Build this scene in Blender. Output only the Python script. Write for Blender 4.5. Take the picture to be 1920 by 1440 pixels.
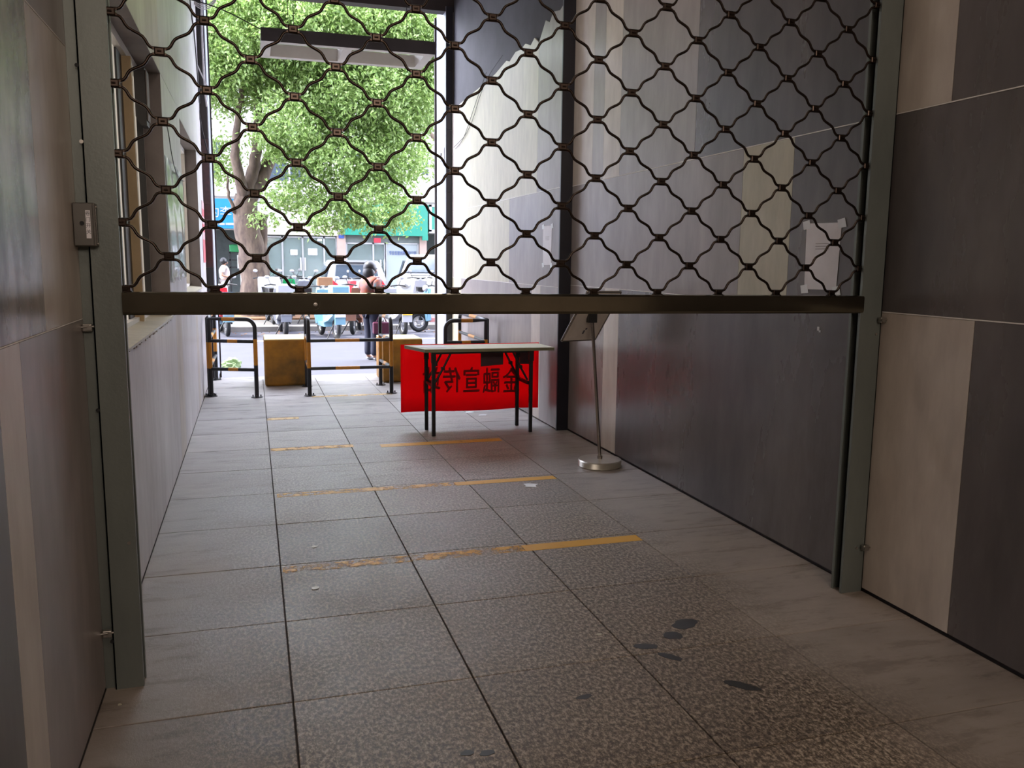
import bpy, bmesh, math, random
import numpy as np
from mathutils import Vector, Matrix
random.seed(7); rng = np.random.default_rng(7)
PI = math.pi
for o in list(bpy.data.objects): bpy.data.objects.remove(o)
SC = bpy.context.scene; COL = SC.collection

# ------------------------------------------------------------ camera
F_PX, YAW, PITCH, ROLL, CH = 1586.28, math.radians(17.0196), math.radians(-8.3151), math.radians(.5949), 1.4198
cy, sy, cp, sp = math.cos(YAW), math.sin(YAW), math.cos(PITCH), math.sin(PITCH)
FW = Vector((sy*cp, cy*cp, sp)); RT = Vector((cy, -sy, 0)); UP = RT.cross(FW)
cr, sr = math.cos(ROLL), math.sin(ROLL)
RT, UP = cr*RT+sr*UP, -sr*RT+cr*UP
cd = bpy.data.cameras.new('camera'); cam = bpy.data.objects.new('camera', cd); COL.objects.link(cam)
m = Matrix((RT, UP, -FW)).transposed().to_4x4(); m.translation = Vector((0, 0, CH)); cam.matrix_world = m
cd.sensor_width = 36; cd.lens = F_PX/1920*36; cd.clip_start = .05; cd.clip_end = 200
SC.camera = cam
def at(px, py, Y):                       # a point at depth Y from survey readings
    d = (px-960)/F_PX*RT-(py-720)/F_PX*UP+FW; return Vector((0, 0, CH))+d*(Y/d.y)

# ------------------------------------------------------------ light
w = bpy.data.worlds.new('world'); SC.world = w; w.use_nodes = True
bg = w.node_tree.nodes['Background']; bg.inputs[0].default_value = (.78, .82, 1.0, 1); bg.inputs[1].default_value = 8.2
SUN_STRENGTH = 7
sl = bpy.data.lights.new('sun', 'SUN'); sl.energy = SUN_STRENGTH; sl.angle = math.radians(6); sl.color = (1, .95, .86)
so = bpy.data.objects.new('sun', sl); COL.objects.link(so)
so.rotation_euler = Vector((.62, -.12, -1)).to_track_quat('-Z', 'Y').to_euler()
def lamp(name, loc, size, e, col):
    l = bpy.data.lights.new(name, 'AREA'); l.shape = 'RECTANGLE'; l.size, l.size_y = size; l.energy = e; l.color = col
    o = bpy.data.objects.new(name, l); COL.objects.link(o); o.location = loc; return o
lamp('fill_light_rear', (1.0, -.6, 4.4), (1.2, .5), 14, (1, .80, .66))  # unseen fill added for the warm light from behind the camera
rd = lamp('fill_light_back', (1.0, -3.9, 3.1), (2.4, .9), 46, (1, .82, .70)); rd.rotation_euler = (PI/2, 0, 0)  # unseen fill added to light the near walls and gate from behind
lamp('fill_light_middle', (1.0, 5.2, 4.45), (1.2, .6), 11, (1, .88, .82))  # unseen fill added to brighten the middle of the passage
SC.view_settings.view_transform = 'Standard'; SC.view_settings.look = 'None'
SC.view_settings.gamma = 1; SC.view_settings.use_curve_mapping = False; SC.view_settings.exposure = 1.0

# ------------------------------------------------------------ materials
def lin(h):
    if isinstance(h, str):
        v = [int(h[i:i+2], 16)/255 for i in (0, 2, 4)]
        return tuple(x/12.92 if x <= .04045 else ((x+.055)/1.055)**2.4 for x in v)+(1,)
    return tuple(h)+(1,)
def new_mat(name):
    m = bpy.data.materials.new(name); m.use_nodes = True
    return m, m.node_tree, m.node_tree.nodes['Principled BSDF']
def N(nt, t, **k):
    n = nt.nodes.new(t)
    for a, b in k.items(): setattr(n, a, b)
    return n
def ramp(nt, fac, stops):
    r = N(nt, 'ShaderNodeValToRGB'); e = r.color_ramp.elements
    while len(e) < len(stops): e.new(.5)
    for i, (p, c) in enumerate(stops): e[i].position = p; e[i].color = c
    nt.links.new(fac, r.inputs[0]); return r.outputs[0]
def noise(nt, scale, detail=4, stretch=(1, 1, 1), rough=.6):
    g = N(nt, 'ShaderNodeNewGeometry'); mp = N(nt, 'ShaderNodeMapping'); mp.inputs['Scale'].default_value = stretch
    nt.links.new(g.outputs['Position'], mp.inputs[0])
    n = N(nt, 'ShaderNodeTexNoise'); n.inputs['Scale'].default_value = scale; n.inputs['Detail'].default_value = detail
    n.inputs['Roughness'].default_value = rough; nt.links.new(mp.outputs[0], n.inputs[0]); return n.outputs[0]
def mix(nt, fac, a, b, mode='MIX'):
    x = N(nt, 'ShaderNodeMix', data_type='RGBA', blend_type=mode)
    for s, v in ((x.inputs[0], fac), (x.inputs[6], a), (x.inputs[7], b)):
        if hasattr(v, 'is_linked'): nt.links.new(v, s)
        else: s.default_value = v
    return x.outputs[2]
def mat(name, col, rough=.5, metal=0, var=.12, scale=6, stretch=(1, 1, 1), bump=0, bscale=80, col2=None, spec=.5, coat=0):
    m, nt, b = new_mat(name); c = lin(col)
    c2 = lin(col2) if col2 else tuple(x*(1-var) for x in c[:3])+(1,)
    c1 = c if col2 else tuple(min(1, x*(1+var)) for x in c[:3])+(1,)
    nt.links.new(ramp(nt, noise(nt, scale, 5, stretch), [(.33, c2), (.67, c1)]), b.inputs['Base Color'])
    b.inputs['Roughness'].default_value = rough; b.inputs['Metallic'].default_value = metal
    b.inputs['Specular IOR Level'].default_value = spec; b.inputs['Coat Weight'].default_value = coat
    if bump:
        bp = N(nt, 'ShaderNodeBump'); bp.inputs['Strength'].default_value = bump; bp.inputs['Distance'].default_value = .01
        nt.links.new(noise(nt, bscale, 3), bp.inputs['Height']); nt.links.new(bp.outputs[0], b.inputs['Normal'])
    return m
def panel_mat(name, dark, light, rough=.3, sc=1.3, lo=.3, hi=.7):
    m, nt, b = new_mat(name)
    n1 = noise(nt, sc, 7, (1, 1, .32), .65); n2 = noise(nt, 14, 3, (1, 1, .3))
    c = ramp(nt, n1, [(lo, lin(dark)), (hi, lin(light))])
    c = mix(nt, .16, c, ramp(nt, n2, [(.3, (.2, .2, .2, 1)), (.7, (.8, .8, .8, 1))]), 'OVERLAY')
    nt.links.new(c, b.inputs['Base Color'])
    rr = ramp(nt, n1, [(.3, (rough+.12,)*3+(1,)), (.7, (rough-.05,)*3+(1,))]); nt.links.new(rr, b.inputs['Roughness'])
    return m
# tile: worn grain in the walked middle, smooth grime along the walls
def tile_material():
    m, nt, b = new_mat('granite_tile')
    g = N(nt, 'ShaderNodeNewGeometry'); s = N(nt, 'ShaderNodeSeparateXYZ'); nt.links.new(g.outputs['Position'], s.inputs[0])
    grain = noise(nt, 78, 4, (1, .6, 1), .8); gr = ramp(nt, grain, [(.40, lin('2b2219')), (.50, lin('6e6254')), (.61, lin('baab96'))])
    cloud = noise(nt, 1.7, 6, (1, 1, 1), .65)
    base = ramp(nt, cloud, [(.3, lin('7c7066')), (.7, lin('b0a497'))])
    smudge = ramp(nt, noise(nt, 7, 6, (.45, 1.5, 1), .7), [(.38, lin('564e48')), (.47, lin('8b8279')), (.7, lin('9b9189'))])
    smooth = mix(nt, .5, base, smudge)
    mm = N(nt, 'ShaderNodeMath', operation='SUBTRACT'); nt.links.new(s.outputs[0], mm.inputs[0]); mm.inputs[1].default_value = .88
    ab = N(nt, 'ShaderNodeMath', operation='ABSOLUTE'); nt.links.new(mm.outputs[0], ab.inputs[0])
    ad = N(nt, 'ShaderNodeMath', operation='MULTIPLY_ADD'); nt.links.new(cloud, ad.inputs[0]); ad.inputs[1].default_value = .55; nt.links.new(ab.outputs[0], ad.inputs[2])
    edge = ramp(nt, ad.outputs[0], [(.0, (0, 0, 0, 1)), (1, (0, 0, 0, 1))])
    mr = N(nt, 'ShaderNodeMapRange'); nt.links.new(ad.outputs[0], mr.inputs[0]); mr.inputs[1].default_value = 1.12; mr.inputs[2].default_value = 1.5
    dirt = mix(nt, .18, gr, base)
    dust = ramp(nt, noise(nt, 5, 7, (.5, 1.6, 1), .72), [(.36, lin('6d6a68')), (.44, lin('9c9996')), (.7, lin('b4b0ac'))])  # dirt specks, with daylight painted in as a paler tone towards the street
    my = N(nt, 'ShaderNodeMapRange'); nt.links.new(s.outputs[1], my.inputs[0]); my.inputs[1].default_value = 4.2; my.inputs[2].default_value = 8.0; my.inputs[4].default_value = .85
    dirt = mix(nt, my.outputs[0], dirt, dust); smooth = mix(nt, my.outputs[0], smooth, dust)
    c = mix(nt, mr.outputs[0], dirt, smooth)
    oi = N(nt, 'ShaderNodeObjectInfo'); t = ramp(nt, oi.outputs['Random'], [(0, (.78, .78, .78, 1)), (1, (1.0, 1.0, 1.0, 1))])
    c = mix(nt, 1, c, t, 'MULTIPLY')
    nt.links.new(c, b.inputs['Base Color'])
    rr = ramp(nt, cloud, [(.3, (.36,)*3+(1,)), (.7, (.54,)*3+(1,))]); nt.links.new(rr, b.inputs['Roughness']); b.inputs['Specular IOR Level'].default_value = .4
    bp = N(nt, 'ShaderNodeBump'); bp.inputs['Strength'].default_value = .35; bp.inputs['Distance'].default_value = .004
    nt.links.new(grain, bp.inputs['Height']); nt.links.new(bp.outputs[0], b.inputs['Normal'])
    return m
def paint_wear(name, col, keep):
    m, nt, b = new_mat(name); b.inputs['Base Color'].default_value = lin(col); b.inputs['Roughness'].default_value = .5
    n = noise(nt, 9, 8, (1, 1, 1), .8); a = ramp(nt, n, [(keep-.06, (0, 0, 0, 1)), (keep+.06, (.9, .9, .9, 1))])
    nt.links.new(a, b.inputs['Alpha']); return m
def sheet_mat(name, col, trans=.5):
    m, nt, b = new_mat(name); out = nt.nodes['Material Output']
    b.inputs['Base Color'].default_value = lin(col); b.inputs['Roughness'].default_value = .55
    t = N(nt, 'ShaderNodeBsdfTranslucent'); t.inputs[0].default_value = lin(col)
    x = N(nt, 'ShaderNodeMixShader'); x.inputs[0].default_value = trans
    nt.links.new(b.outputs[0], x.inputs[1]); nt.links.new(t.outputs[0], x.inputs[2]); nt.links.new(x.outputs[0], out.inputs[0]); return m
def leaf_material(name, a, b_, tr=.5):
    m, nt, b = new_mat(name); out = nt.nodes['Material Output']
    n = noise(nt, 1.1, 3); n2 = noise(nt, 25, 2)
    c = ramp(nt, n2, [(.3, lin(a)), (.55, lin(b_)), (.75, lin('d4dcb0'))])  # palest stop paints highlights onto the leaves
    nt.links.new(c, b.inputs['Base Color']); b.inputs['Roughness'].default_value = .4
    t = N(nt, 'ShaderNodeBsdfTranslucent'); nt.links.new(c, t.inputs[0])
    x = N(nt, 'ShaderNodeMixShader'); x.inputs[0].default_value = tr
    nt.links.new(b.outputs[0], x.inputs[1]); nt.links.new(t.outputs[0], x.inputs[2]); nt.links.new(x.outputs[0], out.inputs[0]); return m
def glass_mat(name, col, rough=.05, alpha=.35):
    m, nt, b = new_mat(name); b.inputs['Base Color'].default_value = lin(col); b.inputs['Roughness'].default_value = rough
    b.inputs['Alpha'].default_value = alpha; b.inputs['Specular IOR Level'].default_value = .8; return m

M = {}
M['tile'] = tile_material()
M['grout'] = mat('dark_grout', '2a2522', .9)
M['p_light'] = panel_mat('pale_beige_panel', 'a89d92', 'cfc6ba', .34)
M['p_cream'] = panel_mat('cream_panel', 'aaa38c', 'c0baa2', .36)
M['p_mid'] = panel_mat('mid_grey_panel', '7c7471', '9e9590', .3)
M['p_dark'] = panel_mat('dark_grey_panel', '4a4646', '6e6866', .26)
M['p_white'] = panel_mat('white_marble_panel', 'aea8a8', 'cbc6c6', .34)
M['p_reflect'] = panel_mat('painted_reflection_panel', '5a5552', 'c2bab2', .22, 5, .36, .66)  # pale wisps over grey paint a mirror reflection into the panel
M['caulk'] = mat('white_caulk', 'e8e4de', .6)
M['plaster_dark'] = mat('dark_board', '3a373c', .75, var=.2, scale=3)
M['plaster'] = mat('grey_plaster', '8a8583', .9)
M['steel_post'] = mat('grey_green_painted_steel', '686e69', .42, .3, var=.18, scale=4, stretch=(1, 1, .3), bump=.05)
M['slot'] = mat('dark_slot_steel', '17181a', .6, .3)
M['rod'] = mat('dark_bronze_steel', '352c26', .26, .9, var=.15, scale=20)
M['rail'] = mat('dull_stainless', '7c7768', .16, 1, var=.1, scale=8, bump=.05, bscale=6)
M['screw'] = mat('zinc_screw', '9b9790', .35, .9)
M['box'] = mat('grey_enamel_box', '56534e', .4, .3)
M['beige_frame'] = mat('beige_window_frame', 'b8a17c', .5)
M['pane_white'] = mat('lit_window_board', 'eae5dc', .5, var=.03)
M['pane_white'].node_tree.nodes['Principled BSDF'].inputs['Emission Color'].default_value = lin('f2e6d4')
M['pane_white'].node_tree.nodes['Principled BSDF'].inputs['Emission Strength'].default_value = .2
M['reveal'] = mat('grey_brown_reveal', '6f6763', .6)
M['white'] = mat('white_paint', 'dcd9d4', .45, var=.05)
M['white_gloss'] = mat('white_gloss_paint', '96979a', .25, var=.03, coat=.4)
M['paper'] = mat('white_paper', 'e2dfe2', .7, var=.04, scale=15)
M['ink'] = mat('grey_ink', '4c4a50', .7)
M['black'] = mat('black_plastic', '131314', .45)
M['black_paint'] = mat('black_gloss_paint', '0e0f14', .35)
M['tube_yellow'] = mat('yellow_reflective_paint', 'b77a1c', .4)
M['block'] = mat('yellow_painted_concrete', 'a8741c', .75, col2='604a20', scale=3.2, bump=.3, bscale=30)
M['block_top'] = mat('sky_lit_yellow_concrete', 'd8c489', .8, var=.08)  # paler block colour for tops lit by the sky
M['tabletop'] = mat('pale_laminate', 'c4c2a2', .32, var=.05)
M['tabledge'] = mat('olive_edge_band', '7b7a5c', .4)
M['banner'] = sheet_mat('red_banner_cloth', 'e61a34', .8)
M['banner_ink'] = sheet_mat('dark_red_print', 'a81226', .5)
M['greysheet'] = mat('paper_shade_brown', '4a3136', .6)
M['chrome'] = mat('brushed_chrome', '9a938c', .22, 1, var=.08)
M['base_stone'] = mat('weighted_base_beige', '9c9688', .3, .5)
M['maroon'] = mat('maroon_granite', '4d2a33', .35, col2='35202a', scale=20)
M['navy'] = mat('dark_navy_stone', '15151f', .35)
M['blue_white'] = mat('cool_white_cladding', '8f929e', .4, var=.04)
M['darktrim'] = mat('dark_metal_trim', '2d2422', .5, .3)
M['cable_b'] = mat('black_cable', '1b191b', .6)
M['cable_w'] = mat('white_cable', 'cfcdd2', .6)
M['asphalt'] = mat('grey_asphalt', '36363f', .85, var=.1, scale=3, bump=.2, bscale=60)
M['pave'] = mat('pale_pavement', '54514d', .85, var=.1, scale=4)
M['kerb'] = mat('kerb_stone', '6c6964', .85)
M['earth'] = mat('orange_earth', '7c5636', .95, col2='5a4228', scale=10)
M['linepaint'] = mat('white_road_paint', 'e8e8e8', .7)
M['bark'] = mat('camphor_bark', '40332d', .9, col2='655648', scale=9, stretch=(1, 1, .35), bump=.8, bscale=18)
M['leaf'] = leaf_material('camphor_leaf', '456a30', '8ba458')
M['leaf2'] = leaf_material('grey_green_leaf', '456440', '86a070')
M['facade'] = mat('white_render', 'a09d98', .8, var=.05)
M['pink_tile'] = mat('pinkish_wall_tile', '86736a', .6, var=.06)
M['shutter'] = mat('cream_shutter_box', '8f897a', .6, var=.04)
M['sign_blue'] = mat('bright_blue_sign', '045f9c', .4, var=.04)
M['sign_green'] = mat('bright_green_sign', '056a58', .4, var=.04)
M['plate_blue'] = mat('blue_number_plate', '1e3674', .4)
M['shop_dark'] = mat('shop_interior_wall', '4a504e', .8)
M['shop_glass'] = glass_mat('shop_glass', '6c7876', .06, .55)
M['shop_glass2'] = glass_mat('frosted_shop_glass', '868e90', .2, .85)
M['acrylic'] = glass_mat('clear_plastic_sheet', 'c8dcd6', .08, .55)
M['green_box'] = mat('green_crate_plastic', '1c7a44', .5)
M['rubber'] = mat('tyre_rubber', '191919', .8)
M['rim'] = mat('alloy_rim', 'a9a9ac', .35, .8)
M['s_white'] = mat('scooter_white', '94959a', .3, var=.03, coat=.4)
M['s_grey'] = mat('scooter_grey', '70747e', .35)
M['s_blue'] = mat('scooter_pale_blue', '6c94a6', .3, var=.03, coat=.4)
M['s_brown'] = mat('scooter_tan_brown', '6c4838', .35)
M['s_red'] = mat('scooter_red', 'cc1e2c', .3)
M['s_pink'] = mat('dusty_pink', 'a06866', .4)
M['s_green'] = mat('vivid_green', '10a05c', .5)
M['s_plate'] = mat('plate_yellow', 'e3b53c', .5)
M['glass_dark'] = mat('car_window', '3e4650', .08, 0, var=.1)
M['cardboard'] = mat('brown_cardboard', '745338', .8)
M['skin'] = mat('skin_tone', '96705a', .55, var=.03)
M['hair'] = mat('black_hair', '0b0a0e', .45, var=.3, scale=60)
M['navy_cloth'] = mat('navy_cloth', '10142a', .8)
M['pattern'] = mat('teal_and_orange_print', '123e48', .7, col2='8a3a14', scale=11)
M['bag'] = mat('maroon_bag_leather', '4c1030', .5)
M['pale_cloth'] = mat('pale_pink_cloth', 'a59a98', .8, var=.04)
M['beige_cloth'] = mat('beige_cloth', 'a88d7c', .8)
M['poly'] = sheet_mat('pale_green_polythene', '9cb088', .4)
M['stain'] = mat('dark_stain', '2b2a28', .4)
M['litter'] = mat('white_litter', 'e4e8ea', .7)

# ------------------------------------------------------------ mesh helpers
class MB:
    def __init__(s): s.v = []; s.f = []; s.mi = []; s.sm = []
    def add(s, vs, fs, mi=0, smooth=False):
        k = len(s.v); s.v += [tuple(v) for v in vs]; s.f += [tuple(i+k for i in f) for f in fs]
        s.mi += [mi]*len(fs); s.sm += [smooth]*len(fs); return s
    def box(s, a, b, mi=0, ch=0):
        x0, y0, z0 = [min(p, q) for p, q in zip(a, b)]; x1, y1, z1 = [max(p, q) for p, q in zip(a, b)]
        if ch:
            bm = bmesh.new(); bmesh.ops.create_cube(bm, size=1)
            for v in bm.verts: v.co = Vector(((x0+x1)/2+v.co.x*(x1-x0), (y0+y1)/2+v.co.y*(y1-y0), (z0+z1)/2+v.co.z*(z1-z0)))
            bmesh.ops.bevel(bm, geom=bm.edges[:], offset=ch, segments=2, affect='EDGES', profile=.5)
            bm.verts.index_update(); s.add([v.co[:] for v in bm.verts], [[v.index for v in f.verts] for f in bm.faces], mi); bm.free(); return s
        return s.add([(x0, y0, z0), (x1, y0, z0), (x1, y1, z0), (x0, y1, z0), (x0, y0, z1), (x1, y0, z1), (x1, y1, z1), (x0, y1, z1)],
                     [(0, 3, 2, 1), (4, 5, 6, 7), (0, 1, 5, 4), (1, 2, 6, 5), (2, 3, 7, 6), (3, 0, 4, 7)], mi)
    def tube(s, pts, r, n=8, mi=0, caps=True, close=False):
        pts = [Vector(p) for p in pts]; L = len(pts); rs = r if isinstance(r, (list, tuple)) else [r]*L
        vs = []; up = Vector((0, 0, 1)); prev = None
        for i, p in enumerate(pts):
            t = (pts[min(i+1, L-1)]-pts[max(i-1, 0)]) if not close else (pts[(i+1) % L]-pts[i-1])
            t.normalize()
            if prev is None: a = t.cross(up if abs(t.z) < .9 else Vector((1, 0, 0)))
            else: a = prev-t*prev.dot(t)
            a.normalize(); prev = a.copy(); b = t.cross(a)
            vs += [p+rs[i]*(math.cos(2*PI*k/n)*a+math.sin(2*PI*k/n)*b) for k in range(n)]
        fs = []
        for i in range(L if close else L-1):
            j = (i+1) % L
            fs += [(i*n+k, i*n+(k+1) % n, j*n+(k+1) % n, j*n+k) for k in range(n)]
        s.add(vs, fs, mi, True)
        if caps and not close: s.add(vs[:n], [tuple(range(n))[::-1]], mi); s.add(vs[-n:], [tuple(range(n))], mi)
        return s
    def lathe(s, prof, c, n=24, mi=0, axis='z', smooth=True):
        vs = []; 
        for r, h in prof:
            for k in range(n):
                a = 2*PI*k/n; x, y = r*math.cos(a), r*math.sin(a)
                p = (x, y, h) if axis == 'z' else ((h, x, y) if axis == 'x' else (y, h, x))
                vs.append((c[0]+p[0], c[1]+p[1], c[2]+p[2]))
        fs = [(i*n+k, i*n+(k+1) % n, (i+1)*n+(k+1) % n, (i+1)*n+k) for i in range(len(prof)-1) for k in range(n)]
        return s.add(vs, fs, mi, smooth)
    def cyl(s, c, r, h, n=20, mi=0, axis='z'): return s.lathe([(0.0001, 0), (r, 0), (r, 0), (r, h), (r, h), (.0001, h)], c, n, mi, axis, False)
    def ball(s, c, r, n=12, mi=0, sq=(1, 1, 1)):
        k = n//2; vs = []
        for i in range(k+1):
            for j in range(n):
                t = PI*i/k; a = 2*PI*j/n
                vs.append((c[0]+r*sq[0]*math.sin(t)*math.cos(a), c[1]+r*sq[1]*math.sin(t)*math.sin(a), c[2]+r*sq[2]*math.cos(t)))
        return s.add(vs, [(i*n+j, (i+1)*n+j, (i+1)*n+(j+1) % n, i*n+(j+1) % n) for i in range(k) for j in range(n)], mi, True)
    def prism(s, poly, d, mi=0):        # poly: closed 3-D loop, d: extrusion vector
        n = len(poly); d = Vector(d); a = [Vector(p) for p in poly]; b = [p+d for p in a]
        return s.add(a+b, [tuple(range(n))[::-1], tuple(range(n, 2*n))]+[(i, (i+1) % n, n+(i+1) % n, n+i) for i in range(n)], mi)
    def build(s, name, mats, parent=None, local=False):
        me = bpy.data.meshes.new(name); off = Vector((0, 0, 0))
        if parent is not None and not local:
            p = parent
            while p is not None: off += p.location; p = p.parent
        me.from_pydata([tuple(Vector(v)-off) for v in s.v], [], s.f)
        for m_ in (mats if isinstance(mats, list) else [mats]): me.materials.append(m_)
        me.polygons.foreach_set('material_index', s.mi); me.polygons.foreach_set('use_smooth', s.sm)
        me.validate(); me.update()
        bm = bmesh.new(); bm.from_mesh(me); bmesh.ops.recalc_face_normals(bm, faces=bm.faces); bm.to_mesh(me); bm.free()
        o = bpy.data.objects.new(name, me); COL.objects.link(o)
        if parent is not None: o.parent = parent
        return o
def tag(o, label=None, cat=None, group=None, kind=None):
    for k, v in (('label', label), ('category', cat), ('group', group), ('kind', kind)):
        if v: o[k] = v
    return o
def root(name, loc, label=None, cat=None, group=None, rz=0, kind=None):
    o = bpy.data.objects.new(name, None); COL.objects.link(o); o.location = loc; o.rotation_euler.z = rz; o.empty_display_size = .1
    return tag(o, label, cat, group, kind)
def inst(name, me, parent, loc, rz=0, mat_=None):
    o = bpy.data.objects.new(name, me); COL.objects.link(o); o.parent = parent; o.location = loc; o.rotation_euler.z = rz
    return o
def struct(name, mb, m_, label, cat='structure'): return tag(mb.build(name, m_), label, cat, kind='structure')
def text_mesh(s, size, depth=.002, sx=1, mirror=False, bold=0):
    cu = bpy.data.curves.new('t', 'FONT'); cu.body = s; cu.size = size; cu.extrude = depth/2; cu.offset = bold; cu.align_x = 'CENTER'; cu.align_y = 'CENTER'
    o = bpy.data.objects.new('t', cu); COL.objects.link(o); dg = bpy.context.evaluated_depsgraph_get()
    me = bpy.data.meshes.new_from_object(o.evaluated_get(dg)); bpy.data.objects.remove(o)
    k = -sx if mirror else sx
    vs = [(v.co.x*k, -v.co.z, v.co.y) for v in me.vertices]; fs = [tuple(p.vertices) for p in me.polygons]
    bpy.data.meshes.remove(me); return vs, fs      # stands in the XZ plane, readable from -Y
def text(mb, s, c, size, depth=.002, sx=1, mirror=False, mi=0, rot=0, bold=0):
    vs, fs = text_mesh(s, size, depth, sx, mirror, bold); R = Matrix.Rotation(rot, 3, 'Z')
    mb.add([R@Vector(v)+Vector(c) for v in vs], fs, mi); return mb

# ============================================================ STRUCTURE
XL, XR, XR2 = -.509, 2.519, 2.42
G0 = -.12   # street level
# floor and its tiles
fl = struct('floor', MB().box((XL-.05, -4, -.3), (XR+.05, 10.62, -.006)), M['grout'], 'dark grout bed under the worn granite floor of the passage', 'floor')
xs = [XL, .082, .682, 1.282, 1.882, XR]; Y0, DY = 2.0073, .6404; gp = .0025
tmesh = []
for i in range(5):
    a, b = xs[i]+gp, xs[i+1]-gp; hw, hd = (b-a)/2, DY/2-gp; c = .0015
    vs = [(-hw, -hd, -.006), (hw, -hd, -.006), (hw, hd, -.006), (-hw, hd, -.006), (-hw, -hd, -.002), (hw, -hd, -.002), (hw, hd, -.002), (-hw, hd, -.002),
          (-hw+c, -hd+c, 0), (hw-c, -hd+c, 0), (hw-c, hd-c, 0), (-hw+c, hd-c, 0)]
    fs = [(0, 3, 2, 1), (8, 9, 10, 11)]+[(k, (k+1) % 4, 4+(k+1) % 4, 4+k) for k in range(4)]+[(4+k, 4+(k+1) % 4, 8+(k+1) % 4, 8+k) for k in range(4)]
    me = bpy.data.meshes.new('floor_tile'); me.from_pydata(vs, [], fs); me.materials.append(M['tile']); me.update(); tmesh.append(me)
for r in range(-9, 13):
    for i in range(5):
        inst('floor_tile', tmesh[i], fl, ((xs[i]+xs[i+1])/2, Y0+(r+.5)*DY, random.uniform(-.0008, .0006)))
mb = MB().prism([(XL+.07, 10.33, -.02), (XL+.07, 10.6, -.02), (XL+.07, 10.6, -.004), (XL+.07, 10.33, -.004)], (2.87, 0, 0))
tag(mb.build('threshold_slab', M['tile'], fl))
# painted queue lines on the floor
def stripe(x0, x1, y, dy, keep, label, far=0):
    m_ = paint_wear('yellow_line_paint', 'd9a335' if not far else 'c9a560', keep)
    mb = MB(); n = 14
    for k in range(n):
        a = x0+(x1-x0)*k/n; b = x0+(x1-x0)*(k+1)/n
        mb.box((a, y-dy, .0007), (b, y, .0014))
    return tag(mb.build('floor_marking', m_), label, 'floor marking', 'yellow queue lines')
stripe(.09, .75, 3.905, .085, .53, 'worn left end of the nearest yellow line, faded to patches')
stripe(.75, 1.25, 3.902, .085, .49, 'faded middle of the nearest yellow queue line across the granite tiles')
stripe(1.25, 1.88, 3.90, .088, .36, 'bright right end of the nearest yellow queue line')
stripe(.10, .7, 5.185, .08, .47, 'faded left piece of the second nearest yellow floor line')
stripe(.7, 1.2, 5.18, .075, .51, 'nearly rubbed out middle of the second nearest yellow floor line')
stripe(1.2, 1.875, 5.175, .08, .34, 'bright right piece of the second nearest yellow floor line')
stripe(.09, .7, 6.475, .09, .44, 'left half of the third yellow line, level with the table front')
stripe(.9, 1.86, 6.42, .1, .36, 'right half of the third yellow line, ending in front of the table')
stripe(.085, .36, 7.75, .1, .45, 'short yellow dash left of the table, deeper in the passage', 1)
stripe(.55, 1.38, 8.92, .09, .48, 'far pale yellow line running under the wide barrier', 1)
def blob(mb, c, rx, ry, rot=0, z=.0012, n=14, j=.3):
    pts = []
    for k in range(n):
        a = 2*PI*k/n; q = 1+random.uniform(-j, j)*.6; x, y = rx*q*math.cos(a), ry*q*math.sin(a)
        pts.append((c[0]+x*math.cos(rot)-y*math.sin(rot), c[1]+x*math.sin(rot)+y*math.cos(rot), z-.0009))
    mb.prism(pts, (0, 0, .0009))
for c, rx, ry, rot in [((1.598, 2.84), .055, .04, .3), ((1.50, 2.76), .045, .035, .1), ((1.36, 2.70), .05, .022, -.2), ((1.41, 2.60), .045, .02, -.9),
                       ((1.546, 2.34), .06, .022, -.8), ((.556, 2.214), .02, .014, 0), ((.609, 2.199), .022, .014, 0), ((1.0, 2.42), .03, .012, .2)]:
    mb = MB(); blob(mb, c, rx, ry, rot); tag(mb.build('stain', M['stain'], fl))
# wall panels ------------------------------------------------
def slab_x(X, side, y0, y1, z0, z1, t=.012, g=.0012):        # a panel with its face at X; side=-1: body lies at X+t
    return MB().box((X, y0+g, z0+g), (X-side*t, y1-g, z1-g))
wr = struct('wall_right', MB().box((XR+.012, -4, -.3), (XR+.32, 6.62, 4.9)).box((XR2+.022, 6.62, -.3), (XR+.32, 10.6, 4.9)), M['plaster_dark'],
            'right wall of the passage clad in pale and dark polished panels', 'wall')
def pr_(y0, y1, z0, z1, m_, X=XR): slab_x(X, -1, y0, y1, z0, z1).build('wall_panel', M[m_], wr)
for row in [
    (0.012, 1.22, [(-4, .9, 'p_light'), (.9, 2.463, 'p_dark'), (2.463, 2.98, 'p_light'), (2.98, 5.62, 'p_dark'), (5.62, 5.885, 'p_light'), (5.885, 6.62, 'p_mid')]),
    (1.224, 2.02, [(-4, .4, 'p_mid'), (.4, 3.0, 'p_dark'), (3.0, 3.62, 'p_dark'), (3.62, 4.065, 'p_cream'), (4.065, 6.62, 'p_mid')]),
    (2.024, 3.5, [(-4, 1.2, 'p_light'), (1.2, 2.66, 'p_dark'), (2.66, 3.05, 'p_light'), (3.05, 4.6, 'p_dark'), (4.6, 5.68, 'p_mid'), (5.68, 5.98, 'p_light'), (5.98, 6.19, 'p_mid'), (6.19, 6.62, 'p_light')])]:
    for y0, y1, mm_ in row[2]: pr_(y0, y1, row[0], row[1], mm_)
for y0, y1, mm_ in [(6.625, 7.08, 'p_mid'), (7.08, 7.33, 'p_light'), (7.33, 10.05, 'p_mid'), (10.05, 10.55, 'p_cream')]: pr_(y0, y1, .012, 1.2, mm_, XR2)
for y0, y1, mm_ in [(6.625, 8.05, 'p_mid'), (8.05, 8.25, 'p_cream'), (8.25, 10.05, 'p_cream'), (10.05, 10.55, 'p_light')]: pr_(y0, y1, 1.204, 2.01, mm_, XR2)
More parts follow.
